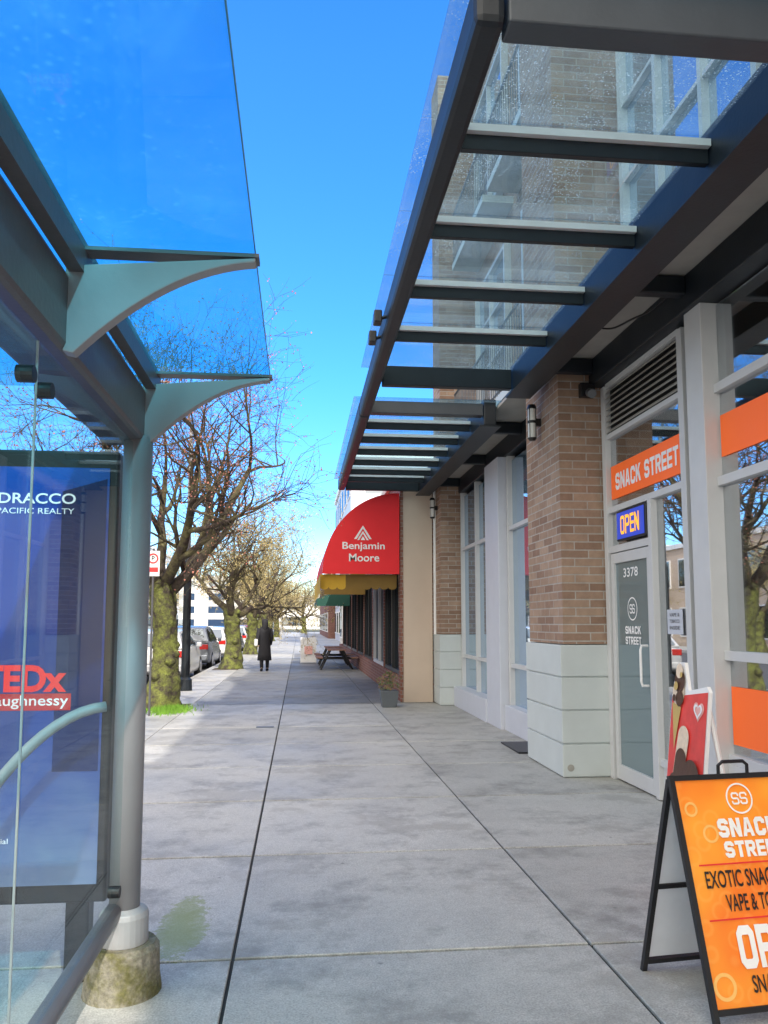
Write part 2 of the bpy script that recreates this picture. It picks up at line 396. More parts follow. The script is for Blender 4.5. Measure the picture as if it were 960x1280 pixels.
for k in range(-6, 76):
    y0 = 3.92+1.66*k
    for i in range(4):
        t = random.uniform(.86, 1.06)
        if i >= 2 and 14 < y0 < 34: t *= .48  # farther slabs darkened: the shadow band is painted into their tint
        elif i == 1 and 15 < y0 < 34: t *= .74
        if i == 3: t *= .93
        gx0 = .008 if i in (2,3) else .005; gx1 = .008 if i in (1,2) else .005
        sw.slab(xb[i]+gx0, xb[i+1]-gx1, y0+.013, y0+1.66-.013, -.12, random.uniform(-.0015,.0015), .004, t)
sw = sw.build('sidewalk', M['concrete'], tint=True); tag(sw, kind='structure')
kb = MB()
for k in range(-4, 60): kb.box(-3.05,-2.905, k*2.5+.004, k*2.5+2.496, -.15, .004)
tag(kb.build('kerb', M['kerb'], bevel=.015), kind='structure')
fs = MB().box(-18.6,-15,-30,200,-.15,0).build('far_sidewalk', M['kerb']); tag(fs, kind='structure')
hl = MB(); pts = []
for i in range(61):
    x = -500+i*18; z = 40+14*math.sin(i*.37)+9*math.sin(i*.9+1)
    pts.append((x, z))
hl.add([(x,1000,-1) for x,z in pts]+[(x,1000+40,z) for x,z in pts], [(i,i+1,i+62,i+61) for i in range(60)])
tag(hl.build('hills', M['hill']), kind='structure')
gt = MB().box(-.62,-.36,12.15,12.28,.002,.007).build('drain_cover', M['endbeam'])
tag(gt, 'small dark metal cover set in the pavement', 'drain cover')

# ------------------------------------------------------------------ bus shelter
SX = -.73
sh = thing('bus_shelter', 'grey metal bus shelter with blue glass roof and curved arms beside the kerb', 'bus shelter', (SX,3.65,0))
MB().box(-.90,-.70,-1.2,3.74,2.36,2.60).build('roof_beam', M['shelter_dk'], sh, bevel=.02)
MB().box(-1.98,-1.86,-1.2,3.74,2.40,2.56).build('roof_beam', M['shelter_dk'], sh, bevel=.02)
for (px, py) in ((SX,3.65),(SX,.1),(-1.92,3.65),(-1.92,.1)):
    post = MB().tube([(px,py,.2),(px,py,2.38)], .064, 28).build('post', M['shelter'], sh, smooth=False)
    for p in post.data.polygons: p.use_smooth = len(p.vertices) == 4
    MB().tube([(px,py,.20),(px,py,.31),(px,py,.33),(px,py,.345)], [.102,.102,.095,.068], 28).build('collar', M['collar'], post, bevel=.004)
    MB().tube([(px,py,-.01),(px,py,.06),(px,py,.18),(px,py,.2)], [.165,.155,.15,.135], 22).build('footing', M['footing'], sh)
def arm(y):
    pts = [(-.01,-.265)]
    n = 16
    for i in range(0, n+1):
        t = i/n; pts.append((.02+.535*t, .052*t - .255*(1-t)**2.0 - .016))
    pts += [(.555,.050),(-.01,.0)]
    a = MB().prism(pts, (-.70, y, 2.62), XD, ZU, .05).build('roof_arm', M['shelter'], sh, bevel=.004)
    MB().box(-.68,-.135,y+.0,y+.065,2.672,2.684).build('arm_cap', M['shelter_dk'], a)
for y in (3.62, 2.40, 1.18, -.04): arm(y)
for (a, b) in ((2.46,3.70),(1.24,2.44),(.02,1.22),(-1.2,0.0)):
    rp = MB().add([(-.66,a,2.672),(-.15,a,2.690),(-.15,b,2.690),(-.66,b,2.672),(-.66,a,2.684),(-.15,a,2.702),(-.15,b,2.702),(-.66,b,2.684)],
        [(0,3,2,1),(4,5,6,7),(0,1,5,4),(1,2,6,5),(2,3,7,6),(3,0,4,7)]).build('roof_pane', M['roof_glass'], sh)
    MB().box(-.149,-.146,a,b,2.690,2.702).build('pane_edge', M['glass_edge'], rp)
MB().box(-1.85,-.70,-1.2,3.70,2.62,2.632).build('roof_pane', M['roof_glass'], sh)
MB().box(-.70,-.655,-1.2,3.72,2.60,2.70).build('roof_seal', M['shelter_dk'], sh)
for (a, b) in ((2.285,3.56),(.2,2.27)):
    MB().box(-.745,-.735,a,b,.40,2.34).build('side_pane', M['clear_glass'], sh)
MB().box(-.743,-.737,2.275,2.280,.40,2.34).build('pane_joint', M['collar'], sh)
MB().tube([(-.765,-.9,.335),(-.765,3.63,.335)], .038, 16).build('bottom_rail', M['shelter'], sh, smooth=True)
for (y, z) in ((2.20,2.22),(2.36,2.22),(2.20,.5),(3.50,.45)):
    MB().tube([(-.72,y,z),(-.765,y,z)], [.024,.024], 16).build('glass_clamp', M['black'], sh)
lean = []
for i in range(15):
    t = i/14; lean.append((-.80-.62*t, 3.50-.25*t, 1.20-.03*t-.72*t**2.0))
MB().tube(lean, .022, 10).build('curved_rail', M['collar'], sh, smooth=True)
MB().box(-1.85,-1.0,.3,2.0,.42,.46).build('bench_seat', M['shelter'], sh, bevel=.01)

ad = thing('advertising_panel', 'blue realty poster light box at the end of the bus shelter', 'advertisement', (-1.4,3.75,0))
MB().box(-2.0,-.825,3.72,3.86,.34,2.33).box(-1.9,-1.8,3.74,3.84,0,.34).box(-1.0,-.9,3.74,3.84,0,.34).build('case', M['black'], ad, bevel=.01)
MB().quad((-1.96,3.712,.42),(-.865,3.712,.42),(-.865,3.712,2.25),(-1.96,3.712,2.25)).build('poster', M['poster'], ad)
pb = MB()
pb.quad((-1.07,3.710,.9),(-.875,3.710,.9),(-.875,3.710,2.20),(-1.07,3.710,2.14))
pb.build('printed_tower', M['navy'], ad)
Y_ = 3.706
text('DRACCO', M['backlit'], ad, (-1.345,Y_,2.082), XD, .335, .048)
text('PACIFIC REALTY', M['backlit'], ad, (-1.35,Y_,2.036), XD, .335, .026, bold=.0)
text('TEDx', M['ted'], ad, (-1.385,Y_,1.245), XD, .365, .118, bold=.04)
MB().quad((-1.60,3.709,1.165),(-1.0,3.709,1.165),(-1.0,3.709,1.238),(-1.60,3.709,1.238)).build('red_strip', M['text_red'], ad)
text('Shaughnessy', M['backlit'], ad, (-1.395,Y_,1.172), XD, .385, .060, bold=.01)
text('Commercial', M['backlit'], ad, (-1.43,Y_,.60), XD, .19, .022, bold=.0)
text('Pacific', M['backlit'], ad, (-1.43,Y_,.66), XD, .14, .04, bold=.01)

# ------------------------------------------------------------------ brick building
H = 12.6; FX = 3.2
bd = thing('brick_building', 'tan brick building with pale stone base and grey framed shopfronts on the right', 'building', (3.2,0,0))
MB().box(3.42,14,-9,15.9,4.34,H).build('upper_wall', M['brick'], bd)
MB().box(3.15,14,-9,15.9,H,H+.25).build('roof_coping', M['stone'], bd)
MB().box(7.0,7.2,-9,15.9,0,4.3).box(3.25,7.0,9.3,9.4,0,4.3).box(3.25,7,15.7,15.9,0,4.3).build('interior_wall', M['interior'], bd)
MB().box(3.3,7.0,-9,15.9,-.1,.012).build('interior_floor', M['floor'], bd)
MB().box(2.52,7.2,-9,15.9,4.30,4.335).build('soffit', M['soffit'], bd)
MB().box(3.02,3.22,-9,15.0,4.02,4.30).build('header_beam', M['steel'], bd, bevel=.01)
PIERS = [(-6.2,-5.0),(.85,2.1),(7.95,9.2),(15.0,15.85)]
for (a, b) in PIERS:
    MB().box(2.68,3.42,a+.03,b-.03,1.33,H).build('brick_pier', M['brick'], bd)
    st = MB()
    for k in range(4):
        st.box(2.64,3.42,a,b,.012+k*.331,.012+k*.331+.317)
    st.box(2.66,3.40,a+.02,b-.02,0,1.32)
    st.build('stone_base', M['stone'], bd, bevel=.006)
def up_window(y0, y1, z0, z1, cols, rows):
    w = MB()
    X0, X1 = 3.30, 3.43
    w.box(X0,X1,y0,y0+.07,z0,z1).box(X0,X1,y1-.07,y1,z0,z1).box(X0,X1,y0+.07,y1-.07,z0,z0+.07).box(X0,X1,y0+.07,y1-.07,z1-.07,z1)
    for c in range(1, cols):
        y = y0+(y1-y0)*c/cols; w.box(X0+.01,X1,y-.03,y+.03,z0+.07,z1-.07)
    for r in range(1, rows):
        z = z0+(z1-z0)*r/rows; w.box(X0+.02,X1,y0+.07,y1-.07,z-.02,z+.02)
    f = w.build('window', M['frame'], bd)
    MB().box(3.38,3.415,y0+.06,y1-.06,z0+.06,z1-.06).build('pane', M['up_glass'], f)
for z in (5.3, 8.9):
    up_window(2.5,4.9,z,z+2.5,3,3); up_window(5.2,7.7,z,z+2.5,3,3)
    up_window(9.7,11.4,z,z+2.5,2,3); up_window(12.4,14.6,z,z+2.5,2,3)
    up_window(-3.5,-.5,z,z+2.5,3,3)
for (y0, y1) in ((9.4,11.9),(12.2,14.8)):
    for z in (4.9, 8.5):
        bl = MB().box(2.9,3.42,y0,y1,z-.12,z).build('balcony', M['stone'], bd)
        r = MB().tube([(2.93,y0,z+1.0),(2.93,y1,z+1.0)], .022, 6).tube([(2.93,y0,z+.08),(2.93,y1,z+.08)], .015, 6)
        n = int((y1-y0)/.12)
        for i in range(n+1): r.tube([(2.93,y0+(y1-y0)*i/n,z),(2.93,y0+(y1-y0)*i/n,z+1.0)], .009, 4)
        r.build('railing', M['endbeam'], bl)
MB().box(3.1,3.42,2.1,7.95,4.75,5.1).build('ledge', M['stone'], bd, bevel=.01)
def vbar(y0, y1, z0, z1, x0=3.13, x1=3.25, m='frame', name='mullion'):
    return MB().box(x0,x1,y0,y1,z0,z1).build(name, M[m], bd, bevel=.004)
def hbar(y0, y1, z0, z1, x0=3.145, x1=3.235, m='frame', name='transom'):
    return MB().box(x0,x1,y0,y1,z0,z1).build(name, M[m], bd, bevel=.003)
vbar(7.86,7.95,0,4.0); vbar(6.16,6.25,.0,4.0); vbar(6.84,6.91,.012,2.66)
vbar(5.70,5.96,0,4.02,3.06,3.26); vbar(5.97,6.15,0,4.02,3.16,3.26,'endbeam')
hbar(6.25,7.86,3.43,3.48); hbar(6.25,7.86,2.66,2.72); hbar(6.91,7.86,2.25,2.32); hbar(6.25,6.84,.30,.36)
hbar(6.25,7.86,3.97,4.02)
MB().box(3.17,3.22,6.25,6.84,0,.30).build('kick_panel', M['frame'], bd)
lv = MB().box(3.20,3.23,6.25,7.86,3.48,3.97).build('louvre', M['black'], bd)
sl = MB()
for k in range(8):
    z = 3.495+k*.06
    sl.add([(3.15,6.25,z),(3.15,7.86,z),(3.195,7.86,z+.045),(3.195,6.25,z+.045),(3.15,6.25,z+.008),(3.15,7.86,z+.008),(3.195,7.86,z+.053),(3.195,6.25,z+.053)],
        [(0,3,2,1),(4,5,6,7),(0,1,5,4),(1,2,6,5),(2,3,7,6),(3,0,4,7)])
sl.build('slats', M['soffit'], lv)
def pane(y0, y1, z0, z1, m='shop_glass', x=3.19):
    return MB().box(x,x+.008,y0,y1,z0,z1).build('shop_window', M[m], bd)
pane(6.25,7.86,2.72,3.43); pane(6.25,6.84,.36,2.66); pane(6.91,7.86,2.32,2.66)
for (a, b) in ((2.1,3.85),(3.93,5.70)):
    for (z0, z1) in ((.58,1.27),(1.33,2.58),(2.65,3.30),(3.37,4.0)): pane(a, b, z0, z1)
    for z in (.52,1.27,2.58,3.30): hbar(a, b, z, z+.07)
vbar(3.85,3.93,.0,4.02)
MB().box(3.14,3.26,2.1,5.70,0,.52).build('kick_panel', M['frame'], bd, bevel=.004)
for (a, b) in ((-5.0,.85),):
    pane(a, b, .5, 4.0); MB().box(3.14,3.26,a,b,0,.5).build('kick_panel', M['frame'], bd)
bn = MB().box(3.178,3.182,6.27,7.84,2.80,3.14).build('orange_banner', M['orange'], bd)
block('SNACK STREET', M['text_white'], bn, (3.174,7.72,2.88), YN, 1.36, .17)
for (a, b) in ((2.15,3.84),(3.94,5.68)):
    MB().box(3.178,3.182,a,b,2.80,3.12).build('orange_banner', M['orange'], bd)
    MB().box(3.178,3.182,a,b,.66,1.08).build('orange_banner', M['orange'], bd)
MB().box(3.178,3.182,6.40,6.68,1.45,1.66).build('window_notice', M['lav'], bd)
for i, s in enumerate(('VAPE &','TOBACCO','INSIDE')):
    text(s, M['text_black'], bd, (3.175,6.63,1.60-i*.055), YN, .18, .03, name='notice_lettering', bold=0)
dr = MB().box(3.15,3.21,6.93,7.0,.02,2.24).box(3.15,3.21,7.77,7.84,.02,2.24).box(3.15,3.21,7.0,7.77,.02,.16).box(3.15,3.21,7.0,7.77,2.14,2.24).build('door', M['frame'], bd, bevel=.003)
MB().box(3.175,3.185,7.0,7.77,.16,2.14).build('glass', M['door_glass'], dr)
MB().tube([(3.15,7.03,.98),(3.09,7.03,.98),(3.08,7.03,1.02),(3.08,7.03,1.30),(3.09,7.03,1.34),(3.15,7.03,1.34)], .012, 8).build('handle', M['white'], dr)
text('3378', M['text_white'], dr, (3.17,7.58,1.99), YN, .34, .09)
block('SNACK', M['text_white'], dr, (3.17,7.57,1.44), YN, .36, .075)
block('STREET', M['text_white'], dr, (3.17,7.57,1.34), YN, .36, .075)
rg = MB(); add_ring(rg, (3.17,7.39,1.68), YN, ZU, .10, .112); rg.build('logo_ring', M['text_white'], dr)
for y in (7.455, 7.395): block('S', M['text_white'], dr, (3.17,y,1.635), YN, .06, .09, s=.14, name='emblem_letter')
MB().box(3.178,3.1815,7.06,7.16,1.62,1.74).build('door_notice', M['white'], dr)
def glazing(y0, y1, cols, x=3.2):
    for c in range(cols+1):
        y = y0+(y1-y0)*c/cols; vbar(y-.035,y+.035,.36,4.02,x-.07,x+.05)
    for c in range(cols):
        a = y0+(y1-y0)*c/cols+.035; b = y0+(y1-y0)*(c+1)/cols-.035
        for (z0, z1) in ((.36,.9),(.96,2.9),(2.96,3.95)): MB().box(x,x+.01,a,b,z0,z1).build('shop_window', M['up_glass'], bd)
        for z in (.90,2.90): hbar(a,b,z,z+.06,x-.06,x+.03)
glazing(9.25,11.5,2,3.12); glazing(12.45,14.95,2,3.12)
MB().box(2.92,3.35,11.55,12.40,0,4.02).build('grey_column', M['lav'], bd, bevel=.01)
MB().box(2.90,3.3,12.40,15.0,0,.36).box(2.98,3.3,9.2,11.55,0,.36).build('window_base', M['lav'], bd, bevel=.01)
tag(MB().box(2.60,3.0,9.45,10.3,.002,.02).build('door_mat', M['black'], bevel=.004), 'black door mat on the pavement beyond the first brick pier', 'door mat')
cols_ = [M['text_red'],M['yellow'],M['white'],M['green'],M['navy'],M['orange'],M['pink']]
for s, (sx, y0, y1) in enumerate(((6.3,2.3,5.2),(6.3,5.6,9.0),(4.6,3.2,5.2))):
    rk = thing('shelf_rack', ('tall stocked shelf rack at the back right of the snack shop','tall stocked shelf rack behind the shop door','stocked shelf rack close to the right window of the shop')[s], 'shelf', (sx,y0,0))
    f = MB().box(sx,sx+.4,y0,y0+.04,0,2.0).box(sx,sx+.4,y1-.04,y1,0,2.0)
    for k in range(5): f.box(sx,sx+.4,y0+.04,y1-.04,.1+k*.42,.13+k*.42)
    f.build('frame', M['white'], rk)
    for ci, m in enumerate(cols_):
        b = MB()
        for k in range(5):
            y = y0+.06
            while y < y1-.3:
                w = random.uniform(.12,.24)
                if random.randrange(7) == ci: b.box(sx+.02,sx+.3,y,y+w*.9,.13+k*.42,.13+k*.42+random.uniform(.15,.33))
                y += w
        if b.f: b.build('packets', m, rk)
op = thing('open_sign', 'lit blue and yellow neon open sign above the shop door', 'sign', (3.14,7.2,2.36))
MB().box(3.13,3.155,6.95,7.62,2.345,2.645).build('case', M['black'], op, bevel=.01)
MB().quad((3.126,7.60,2.365),(3.126,6.97,2.365),(3.126,6.97,2.625),(3.126,7.60,2.625)).build('face', M['neonblue'], op)
block('OPEN', M['neon'], op, (3.12,7.50,2.405), YN, .43, .18, s=.17, gap=.12)

# ------------------------------------------------------------------ canopies
def canopy(label, y0, y1, ys, yb, g0):
    c = thing('glass_canopy', label, 'canopy', (2.4,y0,4.1), group=None)
    MB().box(.73,.87,y0,yb,4.14,4.36).build('outer_beam', M['steel'], c, bevel=.035)
    MB().box(2.34,2.50,y0,y1,4.08,4.42).build('inner_beam', M['steel'], c, bevel=.01)
    MB().box(2.28,2.56,y0,y1,4.06,4.078).build('beam_flange', M['steel'], c)
    MB().box(.88,2.33,y0,y0+.14,g0,4.36).build('end_beam', M['frontbeam'], c, bevel=.01)
    MB().box(.88,2.33,y1-.1,y1,4.14,4.36).build('end_beam', M['steel'], c, bevel=.01)
    for y in ys:
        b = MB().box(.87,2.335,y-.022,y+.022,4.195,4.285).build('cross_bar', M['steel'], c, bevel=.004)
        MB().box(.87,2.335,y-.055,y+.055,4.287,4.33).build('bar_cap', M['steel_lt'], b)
    e = [y0-.08]+list(ys)+[y1+.05]
    for a, b in zip(e[:-1], e[1:]):
        MB().box(.655,2.75,a+.008,b-.008,4.372,4.386).build('roof_pane', M['canopy_glass'], c)
    for y in (y0+.7, (y0+y1)/2, y1-.7):
        MB().box(2.50,3.02,y-.05,y+.05,4.14,4.29).build('bracket', M['steel'], c, bevel=.01)
    MB().box(.93,2.33,y0+.15,y0+.16,4.33,4.36).build('glass_trim', M['steel_lt'], c)
    return c
canopy('nearer steel and wet glass canopy over the shop entrance', 3.16, 8.60, (4.20,5.23,6.26,7.28), 9.88, 4.15)
canopy('farther steel and glass canopy beyond the first brick pier', 9.9, 15.6, (10.75,11.6,12.45,13.3,14.15,14.9), 15.6, 4.2)
for i, y in enumerate((6.75,7.25)):
    f = thing('floodlight', ('small black floodlight on the outer canopy beam, the nearer one','small black floodlight on the outer canopy beam, the farther one')[i], 'floodlight', (.68,y,4.2), group='floodlights on the canopy beam')
    MB().box(.62,.69,y-.06,y+.06,4.15,4.26).build('housing', M['black'], f, bevel=.01)
    MB().tube([(.68,y,4.2),(.735,y,4.22)], .015, 6).build('arm', M['black'], f)
cbl = MB(); pts = []
for i in range(25):
    t = i/24; pts.append((2.56+.46*t, 6.9-.9*t, 4.25-.12*math.sin(t*math.pi)+.012*math.sin(t*14)))
cbl.tube(pts, .009, 6); tag(cbl.build('cable', M['black'], smooth=True), 'loose black cable hanging under the canopy soffit', 'cable')
def sconce(x, y, z, label):
    s = thing('wall_lantern', label, 'wall lamp', (x,y,z), group='lanterns on the brick piers')
    MB().tube([(x,y,z-.18),(x,y,z+.15)], .045, 16).build('shade', M['lampglass'], s, smooth=False)
    m = MB().tube([(x,y,z+.15),(x,y,z+.20)], [.058,.04], 16).tube([(x,y,z-.21),(x,y,z-.18)], [.032,.055], 16).tube([(x,y,z-.015),(x,y,z+.015)], .051, 16)
    for a in range(4): m.tube([(x+.05*math.cos(a*1.57+.78),y+.05*math.sin(a*1.57+.78),z-.18),(x+.05*math.cos(a*1.57+.78),y+.05*math.sin(a*1.57+.78),z+.15)], .005, 4)
    m.box(x+.035,2.68,y-.025,y+.025,z-.04,z+.04)
    m.build('cage', M['black'], s)
sconce(2.58, 8.6, 3.79, 'white and black lantern on the nearest brick pier')
sconce(2.58, 15.4, 3.79, 'white and black lantern on the second brick pier')
cm = thing('security_camera', 'small dark security camera under the canopy on the brick pier', 'security camera', (2.98,7.9,3.95))
MB().box(2.9,3.06,7.9,7.98,3.9,4.05).build('mount', M['black'], cm, bevel=.01)
MB().tube([(2.98,7.86,3.93),(2.93,7.66,3.86)], [.045,.045], 14).build('housing', M['endbeam'], cm)
pv = MB(); pv.tube([(2.72,7.945,.10),(2.72,7.952,.10)], .035, 16).tube([(2.72,7.94,.10),(2.72,7.946,.10)], .018, 12)
tag(pv.build('wall_vent', M['soffit']), 'small round pipe vent low on the stone base of the nearest pier', 'vent')

# ------------------------------------------------------------------ paint shop building
pbld = thing('paint_shop', 'low brick paint shop with tan end wall beyond the tall building', 'building', (1.95,15.7,0))
MB().box(2.04,2.62,15.70,15.74,0,4.42).box(2.04,2.66,15.68,15.74,4.42,4.55).build('end_wall', M['tan'], pbld)
MB().box(2.0,14,15.92,40,3.1,4.5).box(2.0,14,15.92,40,2.7,3.1).box(2.0,2.7,15.745,15.92,0,4.5).build('upper_wall', M['redbrick'], pbld)
MB().box(1.93,14.1,15.745,40.05,4.5,4.62).build('parapet', M['cream'], pbld)
MB().box(1.98,2.038,15.69,15.742,0,4.5).build('brick_edge', M['redbrick'], pbld)
bw = MB().box(1.99,2.3,15.92,40,0,.50)
y = 15.92
while y < 39: bw.box(2.0,2.3,y,y+.22,.50,2.7); y += 3.0
bw.build('lower_wall', M['redbrick'], pbld)
y = 15.92; k = 0
while y < 36.5:
    a, b = y+.22, y+3.0
    f = MB().box(2.02,2.12,a,a+.07,.50,2.7).box(2.02,2.12,b-.07,b,.50,2.7).box(2.02,2.12,a+.07,b-.07,.50,.58).box(2.02,2.12,a+.07,b-.07,2.6,2.7).box(2.02,2.12,(a+b)/2-.035,(a+b)/2+.035,.58,2.6).build('window', M['frame' if k == 1 else 'black'], pbld)
    MB().box(2.09,2.10,a+.05,b-.05,.53,2.65).build('pane', M['dk_glass'], f)
    y += 3.0; k += 1
tag(MB().box(2.64,2.74,15.62,15.70,0,4.6).build('downpipe', M['white'], bevel=.02), 'white square downpipe between tan wall and brick pier', 'pipe')

aw = thing('shop_awning', 'bright red domed shop awning with white lettering', 'awning', (1.95,15.72,2.5))
prof = [(1.96-1.52*math.cos(a*math.pi/2/20), 2.5+1.62*math.sin(a*math.pi/2/20)) for a in range(21)]
sh_ = MB()
for i in range(20):
    (x0,z0),(x1,z1) = prof[i], prof[i+1]
    sh_.quad((x0,15.70,z0),(x1,15.70,z1),(x1,21.5,z1),(x0,21.5,z0))
c_ = sh_.build('canvas', M['red'], aw, smooth=True)
MB().add([(x,15.685,z) for x,z in prof]+[(1.96,15.685,2.5)], [tuple(range(22))]).build('end_panel', M['red'], aw)
val = MB(); va2 = MB()
for i in range(9):
    x0 = .40+i*.17; x1 = x0+.17
    pts = [(x0,2.5),(x0,2.26)]+[(x0+.085-.085*math.cos(math.pi*j/8), 2.26-.06*math.sin(math.pi*j/8)) for j in range(1,8)]+[(x1,2.26),(x1,2.5)]
    (val if i < 3 else va2).add([(p[0],15.9,p[1]) for p in pts], [tuple(range(len(pts)))])
for i in range(34):
    y0 = 15.682+i*.17; y1 = y0+.17
    pts = [(y0,2.5),(y0,2.16)]+[(y0+.085-.085*math.cos(math.pi*j/8), 2.16-.07*math.sin(math.pi*j/8)) for j in range(1,8)]+[(y1,2.16),(y1,2.5)]
    val.add([(.40,p[0],p[1]) for p in pts], [tuple(range(len(pts)))])
val.build('valance', M['yellow'], aw); va2.build('inner_valance', M['ochre'], aw)
ya = 15.678
text('Benjamin', M['text_white'], aw, (.83,ya,2.945), XD, .84, .185)
text('Moore', M['text_white'], aw, (.96,ya,2.745), XD, .60, .155)
lg = MB()
for (a, b, c) in (((1.06,3.19),(1.235,3.46),(1.41,3.19)),):
    lg.add([(a[0],ya,a[1]),(a[0]+.05,ya,a[1]),(1.235,ya,3.40),(1.235,ya,3.46)], [(0,1,2,3)])
    lg.add([(c[0],ya,c[1]),(c[0]-.05,ya,c[1]),(1.235,ya,3.40),(1.235,ya,3.46)], [(3,2,1,0)])
lg.add([(1.12,ya,3.17),(1.16,ya,3.17),(1.235,ya,3.30),(1.235,ya,3.35)], [(0,1,2,3)])
lg.add([(1.35,ya,3.17),(1.31,ya,3.17),(1.235,ya,3.30),(1.235,ya,3.35)], [(3,2,1,0)])
lg.add([(1.19,ya,3.17),(1.28,ya,3.17),(1.235,ya,3.245)], [(0,1,2)])
lg.build('mountain_logo', M['text_white'], aw)
for (nm, lab, y0, y1, m, xo, zl, zh) in (('shop_awning','ochre sloping awning past the red awning',24.5,30,'ochre',.75,2.4,3.2),('shop_awning','dark green awning at the far end of the shop row',32,38,'green',.7,2.2,3.0)):
    w = thing(nm, lab, 'awning', (2,y0,zl))
    MB().add([(xo,y0,zl+.3),(xo,y1,zl+.3),(2.0,y1,zh),(2.0,y0,zh)], [(0,1,2,3)]).add([(xo,y0,zl+.3),(2.0,y0,zh),(2.0,y0,zl+.3)],[(0,1,2)]).build('canvas', M[m], w)
    MB().quad((xo,y0,zl),(xo,y1,zl),(xo,y1,zl+.3),(xo,y0,zl+.3)).quad((xo,y0,zl),(2,y0,zl),(2,y0,zl+.3),(xo,y0,zl+.3)).build('valance', M[m], w)

pl = thing('plant_pot', 'dark square planter with a scruffy leafy plant by the tan wall', 'planter', (1.66,14.9,0))
MB().add([(1.53,14.77,0),(1.79,14.77,0),(1.79,15.03,0),(1.53,15.03,0),(1.49,14.73,.30),(1.83,14.73,.30),(1.83,15.07,.30),(1.49,15.07,.30)],
    [(0,3,2,1),(0,1,5,4),(1,2,6,5),(2,3,7,6),(3,0,4,7),(4,5,6,7)]).build('pot', M['endbeam'], pl, bevel=.01)
rr = random.Random(3)
for (cnt, mt, nm) in ((120,'leaf','leaves'),(130,'dry','dry_leaves')):
    lf = MB()
    for i in range(cnt):
        a = rr.uniform(0,6.28); r = rr.uniform(0,.24); z = .3+rr.uniform(0,.36)*(1-r*1.8)
        p = Vector((1.66+r*math.cos(a),14.9+r*math.sin(a),z)); d = Vector((rr.uniform(-1,1),rr.uniform(-1,1),rr.uniform(0,1.2))).normalized()*.06
        s = d.cross(Vector((rr.random(),rr.random(),rr.random()))).normalized()*.013
        lf.quad(p,p+d*.5+s,p+d,p+d*.5-s)
    lf.build(nm, M[mt], pl)

# ------------------------------------------------------------------ other buildings
def shop_building(label, x0, x1, y0, y1, h, m, face='W', cols=5, rows=2, trim='white'):
    b = thing('shop_building', label, 'building', ((x0+x1)/2,(y0+y1)/2,0))
    MB().box(x0,x1,y0,y1,-.15,h).build('wall', M[m], b)
    MB().box(x0-.15,x1+.15,y0-.15,y1+.15,h,h+.3).build('roof_coping', M[trim], b)
    for r in range(rows):
        for c in range(cols):
            L = (y1-y0)/cols; a = y0+L*c+L*.15; e = y0+L*(c+1)-L*.15; X = x0 if face == 'W' else x1; s = -1 if face == 'W' else 1
            z0 = .6+r*(h/rows); z1 = z0+h/rows*.6
            f = MB().box(min(X,X+s*.06),max(X,X+s*.06),a,e,z0,z1).build('window', M[trim], b)
            MB().box(min(X+s*.061,X+s*.07),max(X+s*.061,X+s*.07),a+.1,e-.1,z0+.1,z1-.1).build('pane', M['dk_glass'], f)
        for c in range(3):
            L = (x1-x0)/3; a = x0+L*c+L*.2; e = x0+L*(c+1)-L*.2
            z0 = .6+r*(h/rows); z1 = z0+h/rows*.6
            f = MB().box(a,e,y0-.06,y0,z0,z1).build('window', M[trim], b)
            MB().box(a+.1,e-.1,y0-.07,y0-.061,z0+.1,z1-.1).build('pane', M['dk_glass'], f)
shop_building('pale blue mid rise block behind the red awning', 3.3, 16, 52, 74, 12.4, 'lav', 'W', 6, 4)
shop_building('cream low shop past the paint shop', 2.6, 15, 41, 51, 5.2, 'cream', 'W', 3, 1)
shop_building('red brick block at far right end of street', 2.8, 16, 78, 110, 6.5, 'redbrick', 'W', 6, 2)
shop_building('cream shop opposite, nearest across the road', -34, -19, -6, 12, 6.5, 'cream', 'E', 5, 2)
shop_building('tall pale grey apartment block across the road', -34, -19, 13, 34, 10.5, 'frame', 'E', 6, 3)
shop_building('tan shop row across the road', -32, -19, 36, 60, 6.5, 'tan', 'E', 6, 2)
shop_building('red brick shop row across the road', -32, -19, 62, 90, 7.5, 'redbrick', 'E', 7, 2)
shop_building('white block across the road in the distance', -34, -19, 93, 130, 11, 'pale', 'E', 8, 3)
shop_building('grey block closing the far end of the road', -30, -8, 190, 215, 12, 'frame', 'E', 3, 4)
shop_building('low pale building at the far end of the pavement', -6, 22, 205, 225, 8, 'pale', 'W', 3, 2)

